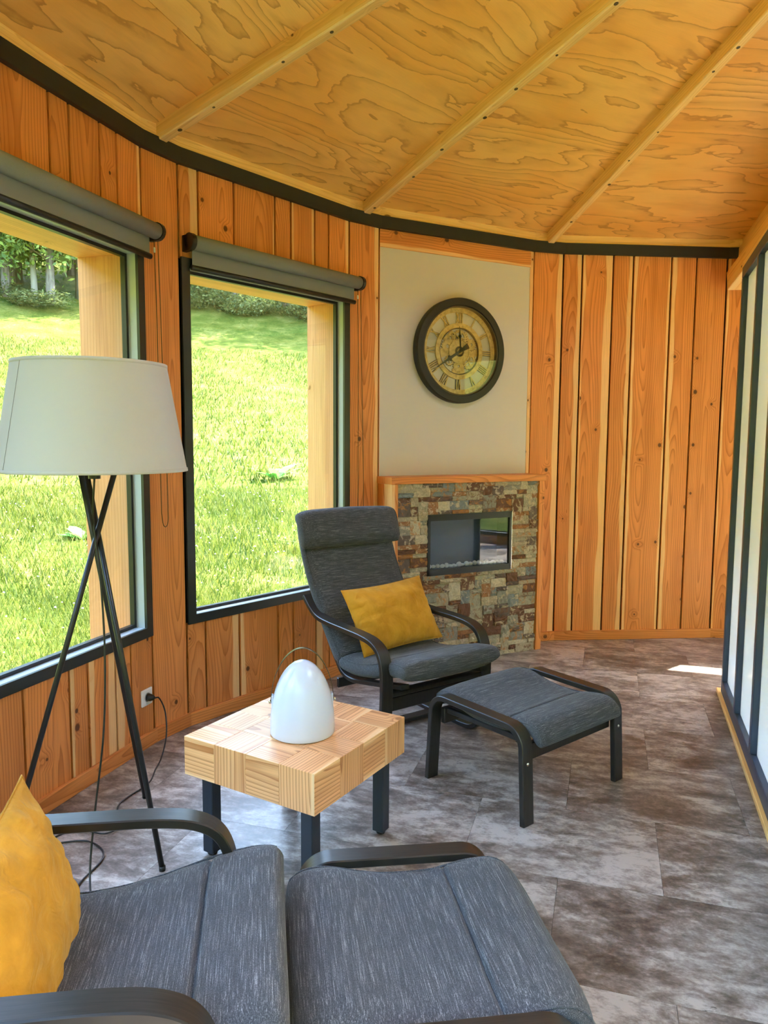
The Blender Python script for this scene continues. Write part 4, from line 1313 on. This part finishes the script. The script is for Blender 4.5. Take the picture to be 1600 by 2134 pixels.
for s in (-1, 1):
    lathe('rivet', [(0.0001, 0.008), (0.007, 0.006), (0.008, 0.0), (0.004, -0.01)], M['steel'], ln_, 14, True, (s * 0.113 * math.cos(hdl), s * 0.113 * math.sin(hdl), HZ0), (0, s * PI / 2, hdl))
    box('hinge_tab', -0.004, 0.004, -0.012, 0.012, 0, 0.05, M['lantern'], ln_, 0.002).matrix_local = Matrix.Rotation(hdl, 4, 'Z') @ Matrix.Translation((s * 0.106, 0, HZ0))

# ------------------------------------------------------------------ tripod floor lamp
AX = Vector((-1.0, 2.55))
lp = empty('floor_lamp', (AX.x, AX.y, 0), 0); tag(lp, 'tripod floor lamp with a large off white shade', 'lamp')
for fx, fy in ((-0.771, 2.434), (-0.985, 2.965), (-1.315, 2.44)):
    f = Vector((fx - AX.x, fy - AX.y, 0.0)); zc = 1.155
    dirv = (Vector((0, 0, zc)) - f)
    tn = Vector((-f.y, f.x, 0)).normalized() * 0.010
    top = f + dirv * (1.43 / zc)
    lg = tube('leg', [f + tn + Vector((0, 0, 0.006)), top + tn], 0.0098, M['black'], lp, 14)
    lathe('rubber_foot', [(0.0001, 0.0), (0.011, 0.0), (0.0115, 0.016), (0.0001, 0.016)], M['black'], lg, 14, True, tuple(f + tn))
sh = lathe('shade', [(0.307, 1.388), (0.310, 1.388), (0.248, 1.750), (0.245, 1.750), (0.307, 1.388)], M['shade'], lp, 96, True)
smooth_by_angle(sh.data)
for r_, z_ in ((0.3105, 1.392), (0.2485, 1.746)):
    o = lathe('hem', [(r_ + 0.0003, z_ - 0.006), (r_ + 0.0022, z_ - 0.005), (r_ + (0.0010 if z_ < 1.5 else 0.0016), z_ + 0.006), (r_ - 0.0006, z_ + 0.006)], M['shade'], sh, 96, True)
sa = R(-128)
tube('seam', [((0.3105 + (0.2485 - 0.3105) * t) * math.cos(sa + 0.06 * t), (0.3105 + (0.2485 - 0.3105) * t) * math.sin(sa + 0.06 * t), 1.389 + 0.360 * t) for t in np.linspace(0, 1, 12)], 0.0007, plain('seam_thread', (0.25, 0.23, 0.2), 0.9), sh, 5)
hubm = MB(); hubm.tube([(0, 0, 1.36), (0, 0, 1.52)], 0.02, 16)
for q in range(3):
    a = R(90 + 120 * q); hubm.tube([(0, 0, 1.43), (0.29 * math.cos(a), 0.29 * math.sin(a), 1.45)], 0.003, 6)
hubm.build('lamp_holder', M['black'], lp)
bulb = lathe('bulb', [(0.014, 1.52), (0.016, 1.54), (0.03, 1.575), (0.03, 1.595), (0.018, 1.62), (0.0002, 1.628)], M['white_plastic'], lp, 20, True)
plug_w = on_facet(0, 1.168, 0.050, 0.25)
cp = [(-1.0, 2.55, 1.37), (-1.003, 2.535, 1.22), (-0.972, 2.50, 1.02), (-0.955, 2.475, 0.82), (-0.950, 2.45, 0.62), (-0.955, 2.43, 0.46), (-0.975, 2.40, 0.25), (-0.980, 2.36, 0.10), (-0.965, 2.31, 0.02), (-0.93, 2.24, 0.005),
      (-0.98, 2.19, 0.005), (-1.02, 2.34, 0.005), (-1.00, 2.52, 0.005), (-1.10, 2.62, 0.005), (-1.24, 2.60, 0.005), (-1.18, 2.70, 0.005), (-1.05, 2.66, 0.012), (-1.02, 2.74, 0.005), (-1.08, 2.90, 0.005), (-1.02, 3.08, 0.005), (-1.03, 3.22, 0.006),
      (-1.025, 3.30, 0.03), (-1.02, 3.365, 0.11), (-1.04, 3.42, 0.20), (plug_w.x + 0.022, plug_w.y + 0.0, 0.247), tuple(plug_w)]
tube('cord', [(p[0] - AX.x, p[1] - AX.y, p[2]) for p in catmull(cp, 8)], 0.0035, M['black'], lp, 7)
pw0 = on_facet(0, 1.165, 0.012, 0.25)
tube('plug', [tuple(q - Vector((AX.x, AX.y, 0))) for q in (pw0, pw0.lerp(plug_w, 0.4), pw0.lerp(plug_w, 0.8), plug_w)], [0.018, 0.018, 0.012, 0.006], M['black'], lp, 14)

# ------------------------------------------------------------------ outdoors
def gz(x, y):
    d = math.hypot(x - CEN.x, y - CEN.y)
    return -0.42 + 0.0052 * max(0, d - 3.5) ** 2
gv, gf = [], []
NA, rad = 90, [0.5, 2.5, 3.5, 4.2, 5, 6, 7, 8, 9.5, 11, 13, 15, 18, 21, 25, 29, 33, 37, 41, 45, 50, 58, 70, 90]
for r in rad:
    for k in range(NA):
        a = 2 * PI * k / NA
        x, y = CEN.x + r * math.cos(a), CEN.y + r * math.sin(a)
        gv.append((x, y, gz(x, y) + (0.05 * math.sin(x * 1.3 + y) * math.sin(y * 0.9 - x * .4) if r > 6 else 0)))
for i in range(len(rad) - 1):
    for k in range(NA):
        gf.append((i * NA + k, i * NA + (k + 1) % NA, (i + 1) * NA + (k + 1) % NA, (i + 1) * NA + k))
mdw = link('meadow', mesh('meadow', gv, gf, True), M['ground']); tag(mdw, 'sunlit sloping meadow outside the windows', 'meadow', kind='structure')
rg = np.random.default_rng(5)
def sector(n, d0, d1):
    """points outside the two windows, as seen from inside"""
    hdg = np.radians(rg.uniform(-36, 0, n)); dd = np.sqrt(rg.uniform(d0 ** 2, d1 ** 2, n))
    return dd * np.sin(hdg), dd * np.cos(hdg)
def keep(x, y): return np.hypot(x - CEN.x, y - CEN.y) > 4.35
def gzv(x, y):
    d = np.hypot(x - CEN.x, y - CEN.y); return -0.42 + 0.0052 * np.maximum(0, d - 3.5) ** 2
VV, FF = [], []; nv = 0
for n, d0, d1, h0, h1, w in ((38000, 3.6, 9, 0.06, 0.16, 0.006), (42000, 9, 17, 0.07, 0.20, 0.010), (34000, 17, 40, 0.10, 0.28, 0.020)):
    x, y = sector(n, d0, d1); m = keep(x, y); x, y = x[m], y[m]; n = len(x)
    z = gzv(x, y) - 0.02; h = rg.uniform(h0, h1, n); a = rg.uniform(0, 2 * PI, n); b = rg.uniform(0, 2 * PI, n); ln2 = rg.uniform(0.2, 0.8, n) * h
    ww = rg.uniform(0.6, 1.3, n) * w
    p = np.stack([np.stack([x - ww * np.cos(a), y - ww * np.sin(a), z], 1), np.stack([x + ww * np.cos(a), y + ww * np.sin(a), z], 1),
                  np.stack([x + ln2 * np.cos(b) + ww * .3 * np.cos(a), y + ln2 * np.sin(b), z + h], 1)], 1).reshape(-1, 3)
    VV.append(p); FF.append(np.arange(n * 3).reshape(-1, 3) + nv); nv += n * 3
gm = bpy.data.meshes.new('meadow_grass')
VV = np.concatenate(VV); FF = np.concatenate(FF)
gm.from_pydata(VV.tolist(), [], FF.tolist())
go = link('meadow_grass', gm, M['grass']); tag(go, 'long yellow green grass of the meadow', 'grass', kind='stuff')
x, y = sector(1100, 4.0, 26); m = keep(x, y); x, y = x[m], y[m]; n = len(x)
z = gzv(x, y) + rg.uniform(0.06, 0.2, n)
sz = rg.uniform(0.008, 0.020, n)
q = np.stack([np.stack([x - sz, y, z], 1), np.stack([x, y - sz, z + sz * .6], 1), np.stack([x + sz, y, z], 1), np.stack([x, y + sz, z + sz * .8], 1)], 1).reshape(-1, 3)
fm = bpy.data.meshes.new('meadow_flowers'); fm.from_pydata(q.tolist(), [], np.arange(n * 4).reshape(-1, 4).tolist())
tag(link('meadow_flowers', fm, M['flower']), 'tiny white flowers scattered in the meadow', 'flowers', kind='stuff')
# broad leaved weed seen low in the second window
def weed(x, y, s, label, seed):
    rw = random.Random(seed)
    mb = MB()
    for q in range(11):
        a = rw.uniform(0, 2 * PI); L = s * rw.uniform(0.6, 1.0); w = L * 0.20; up = rw.uniform(0.5, 1.1)
        P = []
        for t, ww in ((0, 0.12), (0.3, 0.7), (0.6, 1.0), (0.85, 0.6), (1.0, 0.05)):
            r_ = L * t * math.cos(up * (1 - 0.4 * t)); z = L * t * math.sin(up * (1 - 0.5 * t))
            c, sn = math.cos(a), math.sin(a)
            P += [(r_ * c - w * ww * sn, r_ * sn + w * ww * c, z), (r_ * c + w * ww * sn, r_ * sn - w * ww * c, z)]
        mb.add(P, [(2 * i, 2 * i + 1, 2 * i + 3, 2 * i + 2) for i in range(4)])
    o = mb.build('dock_plant', M['dock'], None, False, (x, y, gz(x, y)))
    tag(o, label, 'plant'); return o
weed(-2.63, 18.0, 0.85, 'broad leaved weed in the meadow, seen in the window behind the armchair', 1)
weed(-4.65, 11.3, 0.5, 'small broad leaved weed in the meadow, seen behind the lamp legs', 2)

# trees along the edge of the wood
def crown_me(seed, n, z0, z1, rx, leaf):
    rc = np.random.default_rng(seed)
    cl = rc.uniform(-1, 1, (46, 3)); cl = cl / np.maximum(1, np.linalg.norm(cl, axis=1))[:, None]
    ci = rc.integers(0, 46, n)
    p = cl[ci] * 0.9 + rc.normal(0, 0.17, (n, 3))
    p = p * np.array([rx, rx, (z1 - z0) / 2]) + np.array([0, 0, (z0 + z1) / 2])
    d1 = rc.normal(0, 1, (n, 3)); d1 /= np.linalg.norm(d1, axis=1)[:, None]
    d2 = np.cross(d1, rc.normal(0, 1, (n, 3))); d2 /= np.linalg.norm(d2, axis=1)[:, None]
    s = rc.uniform(0.6, 1.3, n)[:, None] * leaf
    v = np.stack([p - d1 * s, p + d2 * s * .5, p + d1 * s, p - d2 * s * .5], 1).reshape(-1, 3)
    me = bpy.data.meshes.new('crown'); me.from_pydata(v.tolist(), [], np.arange(n * 4).reshape(-1, 4).tolist())
    return me
crowns = [crown_me(1, 7500, 1.9, 11.5, 3.2, 0.17), crown_me(2, 7500, 1.5, 10.5, 2.9, 0.16), crown_me(3, 7500, 2.2, 12.5, 3.4, 0.18)]
for c in crowns: c.materials.append(M['leaf'])
def trunk_me(seed, h, r):
    rt = random.Random(seed)
    mb = MB(); pts = [(rt.uniform(-.15, .15) * i * .3, rt.uniform(-.1, .1) * i * .3, h * i / 6 - 0.3) for i in range(7)]
    mb.tube(pts, [r * (1.35 - 0.13 * i) for i in range(7)], 9)
    for q in range(6):
        i = rt.randint(2, 5); p = Vector(pts[i]); a = rt.uniform(0, 6.28); L = rt.uniform(1.2, 2.4)
        mb.tube([p, p + Vector((math.cos(a) * L * .5, math.sin(a) * L * .5, L * .35)), p + Vector((math.cos(a) * L, math.sin(a) * L, L * .55))], [r * .4, r * .25, r * .1], 6)
    return mesh('trunk', mb.v, mb.f, True)
trunks = [trunk_me(1, 8, 0.20), trunk_me(2, 9, 0.15), trunk_me(4, 8, 0.26)]
for t_ in trunks: t_.materials.append(M['bark'])
pale = trunk_me(9, 9, 0.14); pale.materials.append(M['palebark'])
rt = random.Random(12)
def tree(x, y, ci, ti, sc, label, group=None, tm=None):
    o = empty('tree', (x, y, gz(x, y)), rt.uniform(0, 6.28)); o.scale = (sc, sc, sc)
    tag(o, label, 'tree', group)
    link('trunk', tm or trunks[ti], None, o); link('crown', crowns[ci], None, o)
    return o
front = [(-23.4, 42.0, 0, 2, 1.0, 'tree with the thickest trunk at the edge of the wood'), (-21.2, 42.4, 1, 0, 0.95, 'leafy tree in the middle of the wood edge above the lamp shade'),
         (-18.9, 42.8, 2, 0, 1.0, 'dark tree beside the window jamb at the edge of the wood')]
for x, y, a, b, s, l in front: tree(x, y, a, b, s, l)
tree(-20.0, 43.2, 1, 1, 1.0, 'slender pale trunked tree at the edge of the wood', None, pale)
for x, y in ((-25.2, 43.5), (-22.2, 45.5), (-18.0, 45.0), (-25.5, 48.0), (-20.3, 49.0)
            ):
    tree(x, y, rt.randrange(3), rt.randrange(3), rt.uniform(1.0, 1.25), 'leafy tree standing among the others inside the wood', 'trees inside the wood')
for x, y in ((-13.5, 49.0), (-10.0, 50.0), (-6.6, 49.6), (-3.0, 50.0), (0.8, 49), (4.5, 48.5), (-16.5, 49), (-8.5, 54.0), (-12.5, 54.5)):
    tree(x, y, rt.randrange(3), rt.randrange(3), rt.uniform(0.95, 1.15), 'tree at the wood edge behind the bushes, seen over the armchair', 'trees behind the bushes')
bush_mes = [crown_me(20 + q, 2600, -0.2, 2.3, 1.7, 0.10) for q in range(2)]
for b_ in bush_mes: b_.materials.append(M['bushleaf'])
for q, (x, y) in enumerate(((-14.2, 47.0), (-11.6, 47.4), (-9.0, 47.0), (-6.4, 47.5), (-4.2, 47.0), (-18.9, 41.9), (-22.2, 41.8), (-24.6, 41.4))):
    o = empty('bush', (x, y, gz(x, y)), rt.uniform(0, 6)); o.scale = (1.0, 1.0, rt.uniform(0.75, 1.0) if q < 5 else 0.4)
    lab = 'bush along the far edge of the meadow, seen over the armchair' if q < 5 else 'low bush at the foot of the trees of the wood'
    tag(o, lab, 'bush', 'bushes at the far edge of the meadow' if q < 5 else 'low bushes under the trees')
    link('foliage', bush_mes[q % 2], None, o)
